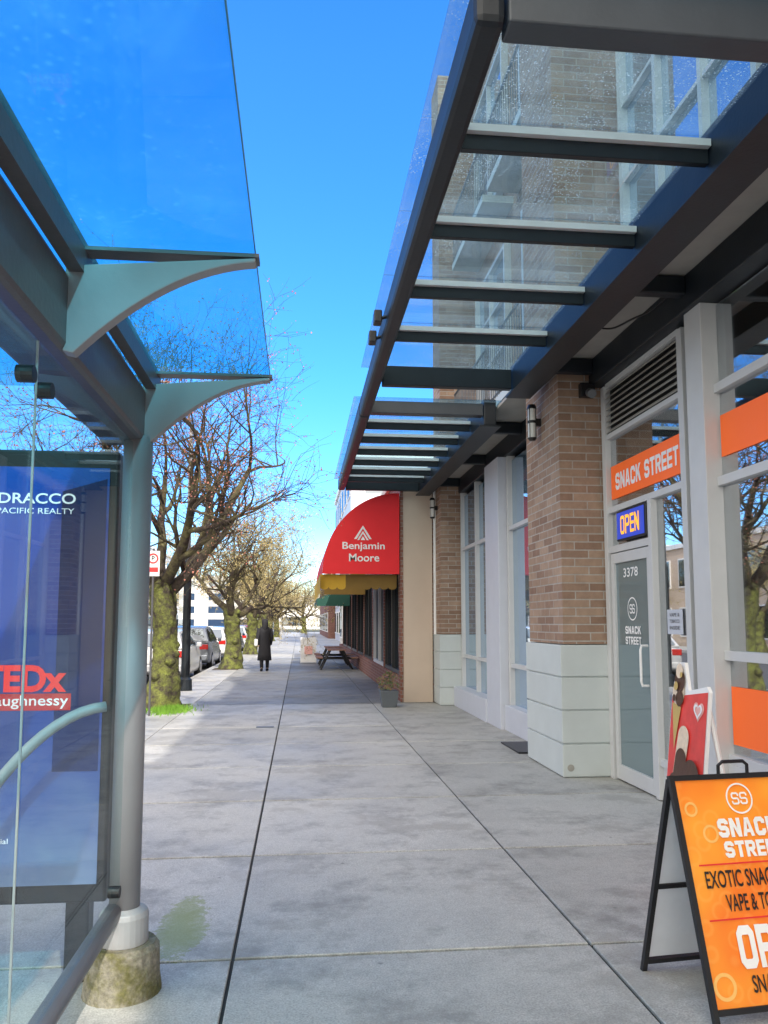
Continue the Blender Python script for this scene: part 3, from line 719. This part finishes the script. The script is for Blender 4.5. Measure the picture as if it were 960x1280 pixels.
# ------------------------------------------------------------------ trees
def grow(mb, buds, p, d, L, r, lev, rng, dens, counts, up=.12, bs=1.0):
    n = 5 if lev < 2 else 3
    pts = [p.copy()]; rs = [r]; q = p.copy(); dd = d.copy()
    for i in range(n):
        dd = (dd + Vector((rng.uniform(-1,1),rng.uniform(-1,1),rng.uniform(-1,1)))*.25 + Vector((0,0,up))).normalized()
        q = q + dd*(L/n); pts.append(q.copy()); rs.append(r*(1-.62*(i+1)/n))
    mb.tube(pts, rs, (8,6,5,3,3)[lev], cap=lev < 2)
    if lev >= 3:
        for k in range(dens):
            c = pts[rng.randrange(1,len(pts))] + Vector((rng.uniform(-1,1),rng.uniform(-1,1),rng.uniform(-1,1)))*.05
            a = Vector((rng.uniform(-1,1),rng.uniform(-1,1),rng.uniform(-1,1))).normalized(); b = a.cross(Vector((rng.random(),rng.random(),.3))).normalized()
            s = rng.uniform(.014,.034)*bs; buds.quad(c,c+a*s,c+a*s+b*s*.7,c+b*s*.7)
    if lev < len(counts):
        for k in range(counts[lev]):
            t = rng.uniform(.25, 1.0) if k else 1.0
            j = min(int(t*n), n-1); pp = pts[j].lerp(pts[j+1], t*n-j)
            ax = dd.cross(Vector((rng.uniform(-1,1),rng.uniform(-1,1),rng.uniform(-1,1)))).normalized()
            nd = Matrix.Rotation(R(rng.uniform(22,62)), 3, ax) @ dd
            grow(mb, buds, pp, nd, L*rng.uniform(.5,.80), max(r*(1-.62*t)*.72, .0035), lev+1, rng, dens, counts, up*.5, bs)
def tree_meshes(root, seed, budmat, dens, counts, rt=.24, fork=2.2, L0=2.5, limbs=6, bs=1.0, first=None):
    rng = random.Random(seed); tr = MB(); rings = []
    for i in range(30):
        t = i/29; z = -.02+t*fork; rad = rt*(1+.55*math.exp(-t*7)+.10*math.sin(t*9))*(1-.12*t)
        cx = .10*math.sin(t*3.0); cy = .06*math.sin(t*4)
        rings.append([(cx+rad*(1+.15*math.sin(3*a*6.283/22+t*6)+.07*math.sin(7*a*6.283/22+t*15)+rng.uniform(-.07,.07))*math.cos(a*6.283/22), cy+rad*(1+.15*math.sin(2*a*6.283/22+t*8)+rng.uniform(-.07,.07))*math.sin(a*6.283/22), z) for a in range(22)])
    tr.loft(rings)
    for k in range(9):
        a = rng.uniform(0,6.28); z = rng.uniform(.4,fork)
        c = Vector((.08+rt*.8*math.cos(a), rt*.8*math.sin(a), z)); tr.tube([c-Vector((0,0,.12)),c-Vector((0,0,.05)),c,c+Vector((0,0,.06)),c+Vector((0,0,.12))],[.02,.08,.11,.08,.02],8)
    cr = MB(); bu = MB(); top = Vector((.02,.0,fork-.12))
    for k in range(limbs):
        az = k*2*math.pi/limbs+rng.uniform(-.3,.3); el = R(rng.uniform(28,58)); LL = L0*rng.uniform(.85,1.15)
        if first and k == 0: el = R(first[0]); LL = first[1]
        d = Vector((math.cos(az)*math.cos(el), math.sin(az)*math.cos(el), math.sin(el)))
        grow(cr, bu, top+Vector((0,0,rng.uniform(-.3,.05))), d, LL, rt*.50, 0, rng, dens, counts, .12, bs)
    tr.build('trunk', M['bark_moss'], root, smooth=True)
    c = cr.build('crown', M['limb_moss'], root, smooth=True)
    bu.build('buds', M[budmat], c)
t1 = thing('street_tree', 'mossy street tree with bare budding branches, nearest the bus shelter', 'tree', (-2.55,15.2,0), 0, 'trees along the near kerb', local=True)
tree_meshes(t1, 11, 'bud', 3, (5,5,5,4), rt=.235, fork=2.3, L0=2.5, limbs=6, bs=1.0, first=(34,2.9))
t2 = thing('street_tree', 'second mossy street tree along the kerb, behind the silver hatchback', 'tree', (-2.3,27.5,0), 0, 'trees along the near kerb', local=True)
tree_meshes(t2, 23, 'leaf_gold', 10, (4,4,5,3), rt=.26, fork=2.0, L0=2.1, limbs=6, bs=1.35)
spots = [(-2.35,40,1.0,'third street tree along the kerb with golden young leaves','near'),(-2.4,53,1.05,'fourth street tree along the kerb','near'),(-2.4,68,1.0,'fifth street tree along the kerb','near'),(-2.4,86,1.1,'sixth street tree, small at the far end of the kerb row','near'),
    (-16.5,24,1.2,'golden tree across the road, nearest the shelter','far'),(-16.5,38,1.1,'second golden tree across the road','far'),(-16.5,54,1.2,'third golden tree across the road','far'),(-16.5,72,1.15,'fourth golden tree across the road','far'),(-16.5,95,1.2,'fifth golden tree across the road','far'),
    (.6,120,1.3,'tree closing the far end of the pavement','far'),(-6,150,1.6,'tree at the far end of the road, left of the pavement','far'),(6,140,1.4,'tree at the far end behind the shops','far')]
for i, (x, y, s, lab, gset) in enumerate(spots):
    c = copy_tree(t2); c.location = (x,y,0 if gset == 'near' else -.1); c.rotation_euler = (0,0,i*1.3+.7); c.scale = (s,s,s)
    c['label'] = lab; c['group'] = 'trees along the near kerb' if gset == 'near' else 'trees in the distance'
c = copy_tree(t1); c.location = (-16.2,10,-.05); c.rotation_euler = (0,0,2.1); c.scale = (1.15,)*3; c['label'] = 'bare tree across the road seen through the shelter glass'; c['group'] = 'trees in the distance'
pit = MB()
for (x, y) in ((-2.45,15.2),(-2.42,27.5)): pit.box(x-.42,x+.42,y-.6,y+.6,-.02,.006)
tag(pit.build('tree_pits', M['soil']), kind='structure')
gr = MB(); rg_ = random.Random(9)
for i in range(1500):
    x = -2.25+rg_.gauss(0,.17); y = 14.6+rg_.gauss(0,.3); h = rg_.uniform(.03,.12); a = rg_.uniform(0,3.14)
    gr.add([(x-.008*math.cos(a),y-.008*math.sin(a),0),(x+.008*math.cos(a),y+.008*math.sin(a),0),(x+rg_.uniform(-.03,.03),y+rg_.uniform(-.03,.03),h)], [(0,1,2)])
tag(gr.build('grass', M['grass']), 'tuft of green grass at the foot of the nearest tree', 'grass', kind='stuff')

# ------------------------------------------------------------------ street furniture
lp = thing('street_lamp', 'dark street lamp post with curved arm behind the nearest tree', 'street lamp', (-2.58,18.9,0))
MB().tube([(-2.58,18.9,0),(-2.58,18.9,.25),(-2.58,18.9,.3),(-2.58,18.9,2.9),(-2.58,18.9,3.0)], [.16,.15,.10,.085,.06], 14).build('base', M['steel'], lp, smooth=False)
MB().tube([(-2.58,18.9,3.0),(-2.58,18.9,6.2)], [.055,.04], 10).build('pole', M['shelter'], lp, smooth=True)
MB().tube([(-2.58,18.9,6.1),(-2.7,18.9,6.7),(-3.2,18.9,7.2),(-4.0,18.9,7.35)], [.035,.032,.03,.03], 8).build('arm', M['shelter'], lp, smooth=True)
MB().box(-4.6,-3.95,18.78,19.02,7.28,7.42).build('lamp_head', M['shelter'], lp, bevel=.03)
for i, (x, y) in enumerate(((-2.6,47),(-2.6,75),(-15.6,33),(-15.6,62),(-15.6,92))):
    c = copy_tree(lp); c.location = (x,y,0); c['label'] = ('lamp post between third and fourth kerb trees','lamp post in the distance along the near kerb','lamp post across the road, nearest','lamp post across the road, middle','lamp post across the road, farthest')[i]
    if x < -10: c.rotation_euler = (0,0,math.pi)
    c['group'] = 'distant street lamps'
qx, qy = -2.475, 13.9
ps = thing('parking_sign', 'small white and red parking sign on a pole in front of the nearest tree', 'sign', (qx,qy,0))
MB().tube([(qx,qy,0),(qx,qy,2.8)], .018, 8).build('pole', M['shelter_dk'], ps)
MB().box(qx-.11,qx+.11,qy-.03,qy-.022,2.33,2.76).build('plate', M['white'], ps, bevel=.002)
r_ = MB(); add_ring(r_, (qx,qy-.034,2.63), XD, ZU, .062, .088); r_.build('red_ring', M['text_red'], ps)
text('P', M['text_black'], ps, (qx-.025,qy-.035,2.59), XD, .05, .085)
MB().quad((qx-.085,qy-.034,2.40),(qx+.085,qy-.034,2.40),(qx+.085,qy-.034,2.48),(qx-.085,qy-.034,2.48)).build('arrow_band', M['text_red'], ps)
tl = thing('traffic_light', 'traffic signal on a pole far down the kerb', 'traffic light', (-2.2,100,0))
MB().tube([(-2.2,100,0),(-2.2,100,5.6)], .09, 8).tube([(-2.2,100,5.5),(-7,100,5.8)], .07, 8).build('pole', M['frame'], tl)
for x in (-2.2,-6.6):
    hd = MB().box(x-.2,x+.2,99.6,99.85,4.3 if x > -3 else 5.0,5.4 if x > -3 else 6.1).build('signal_head', M['yellow'], tl)
    MB().tube([(x,99.6,(4.85 if x > -3 else 5.55)-.3),(x,99.55,(4.85 if x > -3 else 5.55)-.3)], .12, 10).build('lens', M['grass'], hd)

# ------------------------------------------------------------------ cars
def car(label, x, y, paint, hgt=1.0, L=4.3, flip=False, col=(.5,.5,.5)):
    pm = M.get(paint) or pbr(paint, col, .25, metal=.3, var=.03, bump=0); M[paint] = pm
    c = thing('parked_car', label, 'car', (x,y,-.13), math.pi if flip else 0, 'cars parked along the kerb', local=True)
    S = L/4.3
    def sec(yy, zb, zt, w):
        zm = (zb+zt)/2
        return [(-w*.94,yy*S,zb),(-w,yy*S,zb+.12),(-w,yy*S,zm),(-w*.93,yy*S,zt),(-w*.5,yy*S,zt+.03),(w*.5,yy*S,zt+.03),(w*.93,yy*S,zt),(w,yy*S,zm),(w,yy*S,zb+.12),(w*.94,yy*S,zb)]
    b = MB().loft([sec(0,.38,.80,.76),sec(.05,.30,.90,.82),(sec(.35,.22,.98,.87)),sec(1.0,.2,.98,.88),sec(2.2,.2,.95,.88),sec(3.2,.2,.93,.88),sec(3.9,.24,.80,.85),sec(4.22,.3,.68,.79),sec(4.3,.38,.6,.72)])
    b.build('body', pm, c, bevel=.03, smooth=True)
    def cs(yy, zt, wb, wt, zb=.94): return [(-wb,yy*S,zb),(-wt,yy*S,zt*hgt),(-wt*.5,yy*S,zt*hgt+.02),(wt*.5,yy*S,zt*hgt+.02),(wt,yy*S,zt*hgt),(wb,yy*S,zb)]
    MB().loft([cs(.12,1.0,.80,.78),cs(.5,1.40,.80,.62),cs(1.2,1.47,.82,.64),cs(2.2,1.42,.82,.63),cs(3.15,.97,.80,.76)]).build('cabin', pm, c, bevel=.02, smooth=True)
    MB().add([(-.66,.10*S,1.02),(.66,.10*S,1.02),(.56,.43*S,1.37*hgt),(-.56,.43*S,1.37*hgt)],[(0,1,2,3)]).build('rear_window', M['car_glass'], c)
    MB().add([(-.68,3.16*S,1.01),(.68,3.16*S,1.01),(.57,2.32*S,1.40*hgt),(-.57,2.32*S,1.40*hgt)],[(3,2,1,0)]).build('windscreen', M['car_glass'], c)
    for s in (-1,1):
        for (a,b_,a2,b2) in ((.55,1.45,.72,1.45),(1.52,2.85,1.52,2.2)):
            MB().add([(s*.822,a*S,.99),(s*.825,b_*S,.99),(s*.665,b2*S,1.37*hgt),(s*.655,a2*S,1.37*hgt)],[(0,1,2,3)]).build('side_window', M['car_glass'], c)
        MB().box(min(s*.50,s*.80),max(s*.50,s*.80),-.012,.06,.72,.90).build('tail_light', M['tail'], c, bevel=.02)
        MB().box(min(s*.42,s*.74),max(s*.42,s*.74),4.2*S,4.3*S,.56,.68).build('headlight', M['lampglass'], c, bevel=.02)
        MB().box(min(s*.86,s*1.0),max(s*.86,s*1.0),2.55*S,2.75*S,.95,1.08).build('mirror', pm, c, bevel=.02)
        for wy in (.75,3.5):
            w = MB().tube([(s*.70,wy*S,.31),(s*.885,wy*S,.31)], .31, 20).build('wheel', M['rubber'], c, bevel=.02)
            MB().tube([(s*.88,wy*S,.31),(s*.895,wy*S,.31)], [.20,.19], 16).build('rim', M['rim'], w)
    MB().box(-.26,.26,-.02,.0,.56,.68).build('number_plate', M['white'], c)
    MB().box(-.78,.78,-.05,.1,.33,.52).build('bumper', pm, c, bevel=.03)
    return c
car('silver hatchback parked nearest, seen between tree and lamp post', -3.98, 22.6, 'paint_silver', col=(.62,.63,.65))
car('grey parked car second in the kerb row', -4.02, 29.2, 'paint_grey', 1.05, 4.5, col=(.25,.27,.30))
car('white parked car third in the kerb row', -4.02, 36, 'paint_white', col=(.75,.75,.76))
car('dark blue parked car fourth in the kerb row', -4.02, 43, 'paint_blue', col=(.03,.05,.12))
car('silver parked car fifth in the kerb row', -4.02, 50, 'paint_silver', col=(.62,.63,.65))
car('red parked car sixth in the kerb row', -4.02, 57, 'paint_red', col=(.4,.03,.03))
car('white car parked across the road by the nearest shop', -14, 18, 'paint_white', flip=True)
car('dark car parked across the road farther along', -14, 26, 'paint_grey', flip=True)

# ------------------------------------------------------------------ A-frame boards
HT = .90; TB = .27; Lp = math.hypot(HT, TB)
u = Vector((0,TB,HT)).normalized(); nrm = Vector((0,-HT,TB)).normalized()
sg = thing('sandwich_board', 'orange snack shop sandwich board with black frame on the pavement at lower right', 'signboard', (1.875,3.37,0), R(6), local=True)
def P(x, t, off=0): return Vector((x,-TB,0)) + u*t + nrm*off
fr = MB()
def bar(mb, a, b, w=.022, d=.022, side=Vector((1,0,0)), out=None):
    a = Vector(a); b = Vector(b); dr_ = (b-a).normalized(); out = out or nrm; s = dr_.cross(out).normalized()*w/2; o = out*d/2
    vs = [a-s-o,a+s-o,a+s+o,a-s+o,b-s-o,b+s-o,b+s+o,b-s+o]
    mb.add(vs, [(0,1,2,3),(7,6,5,4),(0,4,5,1),(1,5,6,2),(2,6,7,3),(3,7,4,0)])
bar(fr, P(-.30,0), P(-.30,Lp)); bar(fr, P(.30,0), P(.30,Lp)); bar(fr, P(-.288,Lp-.012), P(.288,Lp-.012)); bar(fr, P(-.288,.055), P(.288,.055))
fr.build('front_frame', M['black'], sg)
bk = MB(); nb = Vector((0,HT,TB)).normalized(); ub = Vector((0,-TB,HT)).normalized()
def PB(x, t, off=0): return Vector((x,TB,0)) + ub*t + nb*off
for x in (-.30,.30): bar(bk, PB(x,0), PB(x,Lp-.02), out=nb)
bar(bk, PB(-.288,.05), PB(.288,.05), out=nb); bar(bk, PB(-.288,.42), PB(.288,.42), out=nb)
bk.build('rear_frame', M['black'], sg)
pn = MB(); a = PB(-.287,.07,-.003); b = PB(.287,.07,-.003); c = PB(.287,Lp-.04,-.003); d = PB(-.287,Lp-.04,-.003); pn.add([a,b,c,d],[(0,1,2,3)])
a = P(-.287,.07,-.006); b = P(.287,.07,-.006); c = P(.287,Lp-.03,-.006); d = P(-.287,Lp-.03,-.006); pn.add([a,b,c,d],[(0,1,2,3)])
pn.build('back_board', M['boardback'], sg)
MB().add([P(-.289,.066,.002),P(.289,.066,.002),P(.289,Lp-.023,.002),P(-.289,Lp-.023,.002)],[(0,1,2,3)]).build('face', M['board_orange'], sg)
MB().tube([(-.07,0,HT-.01),(-.07,0,HT+.035),(-.05,0,HT+.05),(.05,0,HT+.05),(.07,0,HT+.035),(.07,0,HT-.01)], .008, 6).build('handle', M['black'], sg)
W_ = .008
for (rx, rt_, r0, r1, mm_) in ((0,.835,.056,.063,'text_white'),(-.165,.70,.026,.036,'faint'),(-.235,.14,.036,.050,'faint'),(.20,.66,.03,.05,'faint'),(-.235,.80,.02,.03,'faint')):
    rgb = MB(); add_ring(rgb, P(rx,rt_,W_ if mm_ == 'text_white' else .004), XD, u, r0, r1); rgb.build('printed_ring', M[mm_], sg)
for x in (-.038, .002): block('S', M['text_white'], sg, P(x,.810,W_), XD, .036, .050, yd=u, s=.15, name='emblem_letter')
block('SNACK', M['text_white'], sg, P(-.130,.682,W_), XD, .285, .075, yd=u, s=.25)
block('STREET', M['text_white'], sg, P(-.118,.603,W_), XD, .285, .064, yd=u, s=.25)
for t in (.578,.372): MB().add([P(-.25,t,W_),P(.25,t,W_),P(.25,t+.006,W_),P(-.25,t+.006,W_)],[(0,1,2,3)]).build('red_rule', M['text_red'], sg)
text('EXOTIC SNACKS', M['text_black'], sg, P(-.232,.492,W_), XD, .36, .066, yd=u, bold=.014)
text('VAPE & TOBACCO', M['text_black'], sg, P(-.158,.402,W_), XD, .36, .064, yd=u, bold=.014)
block('OPEN', M['text_white'], sg, P(-.145,.195,W_), XD, .33, .155, yd=u, s=.22)
text('SNACKS', M['text_black'], sg, P(-.115,.110,W_), XD, .18, .062, yd=u, bold=.014)

ic = thing('ice_cream_board', 'red ice cream board with printed chocolate ice creams standing by the shopfront', 'signboard', (2.25,4.5,0))
def Q(y, z, off=0): return Vector((2.15+.13*z/1.2-off, y, z))
uq = Vector((.13/1.2,0,1))
Y0, Y1 = 4.30, 4.74
outl = [(Y0,.04),(Y1,.04),(Y1,1.10),(Y1-.02,1.22),(Y1-.07,1.31),(Y1-.13,1.31),(Y1-.18,1.20),(Y1-.20,1.15),(Y0+.03,1.19),(Y0,1.16)]
a_ = [Q(y,z) for y,z in outl]; b_ = [Q(y,z,-.02) for y,z in outl]; n = len(outl)
MB().add(a_+b_, [tuple(reversed(range(n))), tuple(range(n,2*n))]+[((i+1)%n+0, (i+1)%n+n, i+n, i) for i in range(n)]).build('panel', M['white'], ic)
MB().add([Q(Y0+.008,.06,.003),Q(Y1-.008,.06,.003),Q(Y1-.008,1.10,.003),Q(Y0+.008,1.16,.003)],[(3,2,1,0)]).build('red_face', M['icered'], ic)
MB().tube([(2.28,Y0+.03,1.1),(2.48,Y0+.03,0)], .014, 6).tube([(2.28,Y1-.03,1.1),(2.48,Y1-.03,0)], .014, 6).build('rear_leg', M['white'], ic)
def icebar(y, z, w, h, m, tilt=0, off=.008):
    pts = [(-w/2,-h/2+.02),(-w/2+.02,-h/2),(w/2-.02,-h/2),(w/2,-h/2+.02)]+[(w/2*math.cos(a*math.pi/14), h/2-w/2+w/2*math.sin(a*math.pi/14)) for a in range(15)]
    ct, st_ = math.cos(tilt), math.sin(tilt)
    vs = [Q(y-(p[0]*ct-p[1]*st_), z+p[0]*st_+p[1]*ct, off) for p in pts]
    MB().add(vs, [tuple(range(len(vs)))]).build('printed_ice_cream', m, ic)
for (y, z, r, m, o_) in ((4.65,1.13,.075,'creamy',.006),(4.64,1.20,.065,'brown',.009),(4.645,1.26,.042,'creamy',.012),(4.62,1.10,.045,'brown',.014),(4.67,1.17,.025,'gold',.016),(4.61,1.24,.016,'gold',.018),(4.68,1.10,.020,'brown',.018)):
    MB().add([Q(y-r*math.cos(i*.3142), z+r*1.05*math.sin(i*.3142), o_) for i in range(20)], [tuple(range(20))]).build('printed_ice_cream', M[m], ic)
MB().add([Q(4.71,1.07,.010),Q(4.60,1.05,.010),Q(4.655,.80,.010)], [(0,1,2)]).build('printed_cone', M['gold'], ic)
icebar(4.56,.78,.13,.34,M['creamy'],-.15,.012); icebar(4.56,.72,.13,.20,M['brown'],-.15,.015)
icebar(4.46,.58,.19,.40,M['brown'],-.35,.018); icebar(4.44,.52,.12,.20,M['creamy'],-.35,.021); icebar(4.61,.52,.12,.30,M['brown'],.15,.014)
icebar(4.44,.26,.15,.28,M['creamy'],.3,.01)
hp = []
for i in range(24):
    a = math.pi*2*i/24
    hp.append((.040*math.sin(a)**3, (13*math.cos(a)-5*math.cos(2*a)-2*math.cos(3*a)-math.cos(4*a))*.0025))
MB().add([Q(4.395-p[0]*1.55,1.05+p[1]*1.55,.007) for p in hp], [tuple(range(24))]).build('heart_patch', M['pink'], ic)
vs = []
for p in hp: vs += [Q(4.395-p[0]*1.2,1.05+p[1]*1.2,.012), Q(4.395-p[0]*.8,1.05+p[1]*.8,.012)]
MB().add(vs, [(2*i,2*i+1,(2*i+3)%48,(2*i+2)%48) for i in range(24)]).build('heart_logo', M['text_white'], ic)
text('M', M['gold'], ic, Q(4.475,.50,.03), YN, .06, .06, yd=uq)

fb = thing('pavement_board', 'small white board standing on the pavement far away', 'signboard', (.36,31,0), local=True)
MB().add([(-.3,-.25,.04),(.3,-.25,.04),(.3,-.02,.98),(-.3,-.02,.98),(-.3,-.22,.04),(.3,-.22,.04),(.3,.01,.98),(-.3,.01,.98)],[(0,1,2,3),(7,6,5,4),(0,4,5,1),(1,5,6,2),(2,6,7,3),(3,7,4,0)]).build('front_panel', M['pale'], fb)
MB().add([(-.15,-.20,.35),(.15,-.20,.35),(.15,-.125,.65),(-.15,-.125,.65)],[(0,1,2,3)]).build('pink_print', M['pink'], fb).location = (0,-.03,0)
MB().box(-.3,-.27,.2,.23,0,.1).box(.27,.3,.2,.23,0,.1).add([(-.3,.02,.96),(.3,.02,.96),(.3,.25,.05),(-.3,.25,.05)],[(0,1,2,3)]).build('rear_panel', M['pale'], fb)

def picnic(label, x, y):
    t = thing('picnic_table', label, 'table', (x,y,0), 0, 'picnic tables outside the shops', local=True)
    tp = MB()
    for k in range(5): tp.box(-.36+k*.145,-.36+k*.145+.13,-.9,.9,.70,.74)
    tp.build('table_top', M['wood'], t)
    for s in (-1,1):
        MB().box(s*.68-.13,s*.68+.13,-.9,.9,.42,.46).build('bench', M['wood'], t)
    for yy in (-.6,.6):
        MB().tube([(-.25,yy,.70),(-.62,yy,0)], .035, 6).tube([(.25,yy,.70),(.62,yy,0)], .035, 6).tube([(-.75,yy,.40),(.75,yy,.40)], .03, 6).build('leg', M['black'], t)
    t.scale = (.85,.85,.9)
picnic('brown picnic table outside the shops, nearer one', 1.25, 27.2); picnic('brown picnic table outside the shops, farther one', 1.25, 29.8)

# ------------------------------------------------------------------ person
pe = thing('person', 'person in a long black coat with a pale bag walking on the pavement', 'person', (-1.1,26.2,0), R(8), local=True)
V = [(0,0,.90,.12),(0,0,1.10,.115),(0,.01,1.28,.13),(0,.01,1.38,.05),(0,.0,1.46,.07),(0,-.01,1.53,.085),(0,0,1.60,.05),
     (.16,.01,1.32,.055),(.21,-.02,1.08,.042),(.19,.08,.86,.03),(.19,.12,.78,.025),
     (-.16,.01,1.32,.055),(-.21,.0,1.08,.042),(-.20,-.05,.84,.03),(-.20,-.06,.77,.025),
     (.09,0,.82,.085),(.10,.10,.46,.06),(.10,.05,.09,.04),(.10,.19,.03,.03),
     (-.09,0,.82,.085),(-.10,-.02,.46,.06),(-.10,-.15,.10,.04),(-.10,-.03,.03,.03)]
E = [(0,1),(1,2),(2,3),(3,4),(4,5),(5,6),(2,7),(7,8),(8,9),(9,10),(2,11),(11,12),(12,13),(13,14),(0,15),(15,16),(16,17),(17,18),(0,19),(19,20),(20,21),(21,22)]
me = bpy.data.meshes.new('body'); me.from_pydata([v[:3] for v in V], E, []); me.materials.append(M['skin'])
bo = bpy.data.objects.new('body', me); COL.objects.link(bo); bo.parent = pe
sk = bo.modifiers.new('Skin', 'SKIN')
if len(me.skin_vertices):
    for i, v in enumerate(V): me.skin_vertices[0].data[i].radius = (v[3], v[3])
    me.skin_vertices[0].data[0].use_root = True
ss = bo.modifiers.new('Sub', 'SUBSURF'); ss.levels = 2; ss.render_levels = 2
def ell(rx, ry, z, cx=0, cy=0, n=16): return [(cx+rx*math.cos(2*math.pi*i/n), cy+ry*math.sin(2*math.pi*i/n), z) for i in range(n)]
MB().loft([ell(.23,.21,.34),ell(.21,.19,.55),ell(.185,.165,.85),ell(.16,.145,1.02),ell(.19,.155,1.2),ell(.205,.14,1.32),ell(.13,.10,1.40),ell(.07,.07,1.43)]).build('coat', M['coat'], pe, smooth=True)
MB().tube([(.17,.01,1.36),(.225,-.02,1.08),(.20,.09,.84)], [.075,.06,.045], 10).tube([(-.17,.01,1.36),(-.225,0,1.08),(-.21,-.05,.82)], [.075,.06,.045], 10).build('sleeves', M['coat'], pe, smooth=True)
MB().tube([(.10,.10,.5),(.10,.05,.10)], [.075,.05], 10).tube([(-.10,-.02,.5),(-.10,-.15,.11)], [.075,.05], 10).tube([(.10,.03,.05),(.10,.22,.03)], .045, 8).tube([(-.10,-.17,.06),(-.10,.0,.03)], .045, 8).build('trousers_and_shoes', M['coat'], pe, smooth=True)
MB().loft([ell(.05,.05,1.66,0,-.015),ell(.09,.095,1.62,0,-.02),ell(.105,.11,1.55,0,-.03),ell(.10,.09,1.46,0,-.045),ell(.09,.06,1.36,0,-.08),ell(.06,.03,1.30,0,-.11)]).build('hair', M['coat'], pe, smooth=True)
MB().box(-.33,-.23,-.12,.12,.80,1.02).build('bag', M['pale'], pe, bevel=.03)

# ------------------------------------------------------------------ light, sky, camera
S = Vector((math.sin(R(162))*math.cos(R(40)), math.cos(R(162))*math.cos(R(40)), math.sin(R(40))))
sun = bpy.data.lights.new('sun', 'SUN'); sun.energy = 4.0; sun.angle = R(.5); sun.color = (1,.95,.87)
so = bpy.data.objects.new('sun', sun); COL.objects.link(so); so.rotation_euler = S.to_track_quat('Z','Y').to_euler(); so.location = (5,-20,20)
w = bpy.data.worlds.new('World'); scene.world = w; w.use_nodes = True; t = w.node_tree; t.nodes.clear()
sky = t.nodes.new('ShaderNodeTexSky'); sky.sky_type = 'NISHITA'; sky.sun_disc = False
sky.sun_elevation = R(40); sky.sun_rotation = R(162); sky.air_density = 1.0; sky.dust_density = .4; sky.ozone_density = 1.5
hs = t.nodes.new('ShaderNodeHueSaturation'); hs.inputs['Saturation'].default_value = 1.38; hs.inputs['Value'].default_value = 2.9
t.links.new(sky.outputs[0], hs.inputs['Color'])
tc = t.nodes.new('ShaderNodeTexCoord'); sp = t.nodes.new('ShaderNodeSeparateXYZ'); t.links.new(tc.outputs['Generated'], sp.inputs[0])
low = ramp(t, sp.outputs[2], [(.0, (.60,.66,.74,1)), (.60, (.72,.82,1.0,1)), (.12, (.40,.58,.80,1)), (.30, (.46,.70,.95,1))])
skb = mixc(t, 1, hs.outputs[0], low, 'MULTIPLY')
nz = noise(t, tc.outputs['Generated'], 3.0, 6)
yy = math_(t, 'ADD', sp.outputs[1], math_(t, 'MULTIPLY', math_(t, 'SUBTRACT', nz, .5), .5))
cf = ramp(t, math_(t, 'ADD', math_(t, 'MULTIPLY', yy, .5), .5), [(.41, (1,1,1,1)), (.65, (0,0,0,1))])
skc = mixc(t, cf, skb, (20.5,18.8,16.6,1))  # warm white glow added to the sky behind the camera to brighten shaded surfaces
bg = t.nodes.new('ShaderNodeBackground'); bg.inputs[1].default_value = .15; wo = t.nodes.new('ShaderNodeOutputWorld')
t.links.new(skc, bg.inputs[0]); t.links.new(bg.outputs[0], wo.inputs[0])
cam = bpy.data.cameras.new('camera'); co = bpy.data.objects.new('camera', cam); COL.objects.link(co)
co.location = (0,0,1.55); co.rotation_euler = (R(95.6),0,R(-6.02))
cam.sensor_fit = 'VERTICAL'; cam.sensor_height = 32; cam.lens = 25; cam.shift_y = .03125; cam.clip_end = 3000; cam.clip_start = .05
scene.camera = co
scene.view_settings.view_transform = 'Standard'; scene.view_settings.look = 'None'; scene.view_settings.exposure = 0
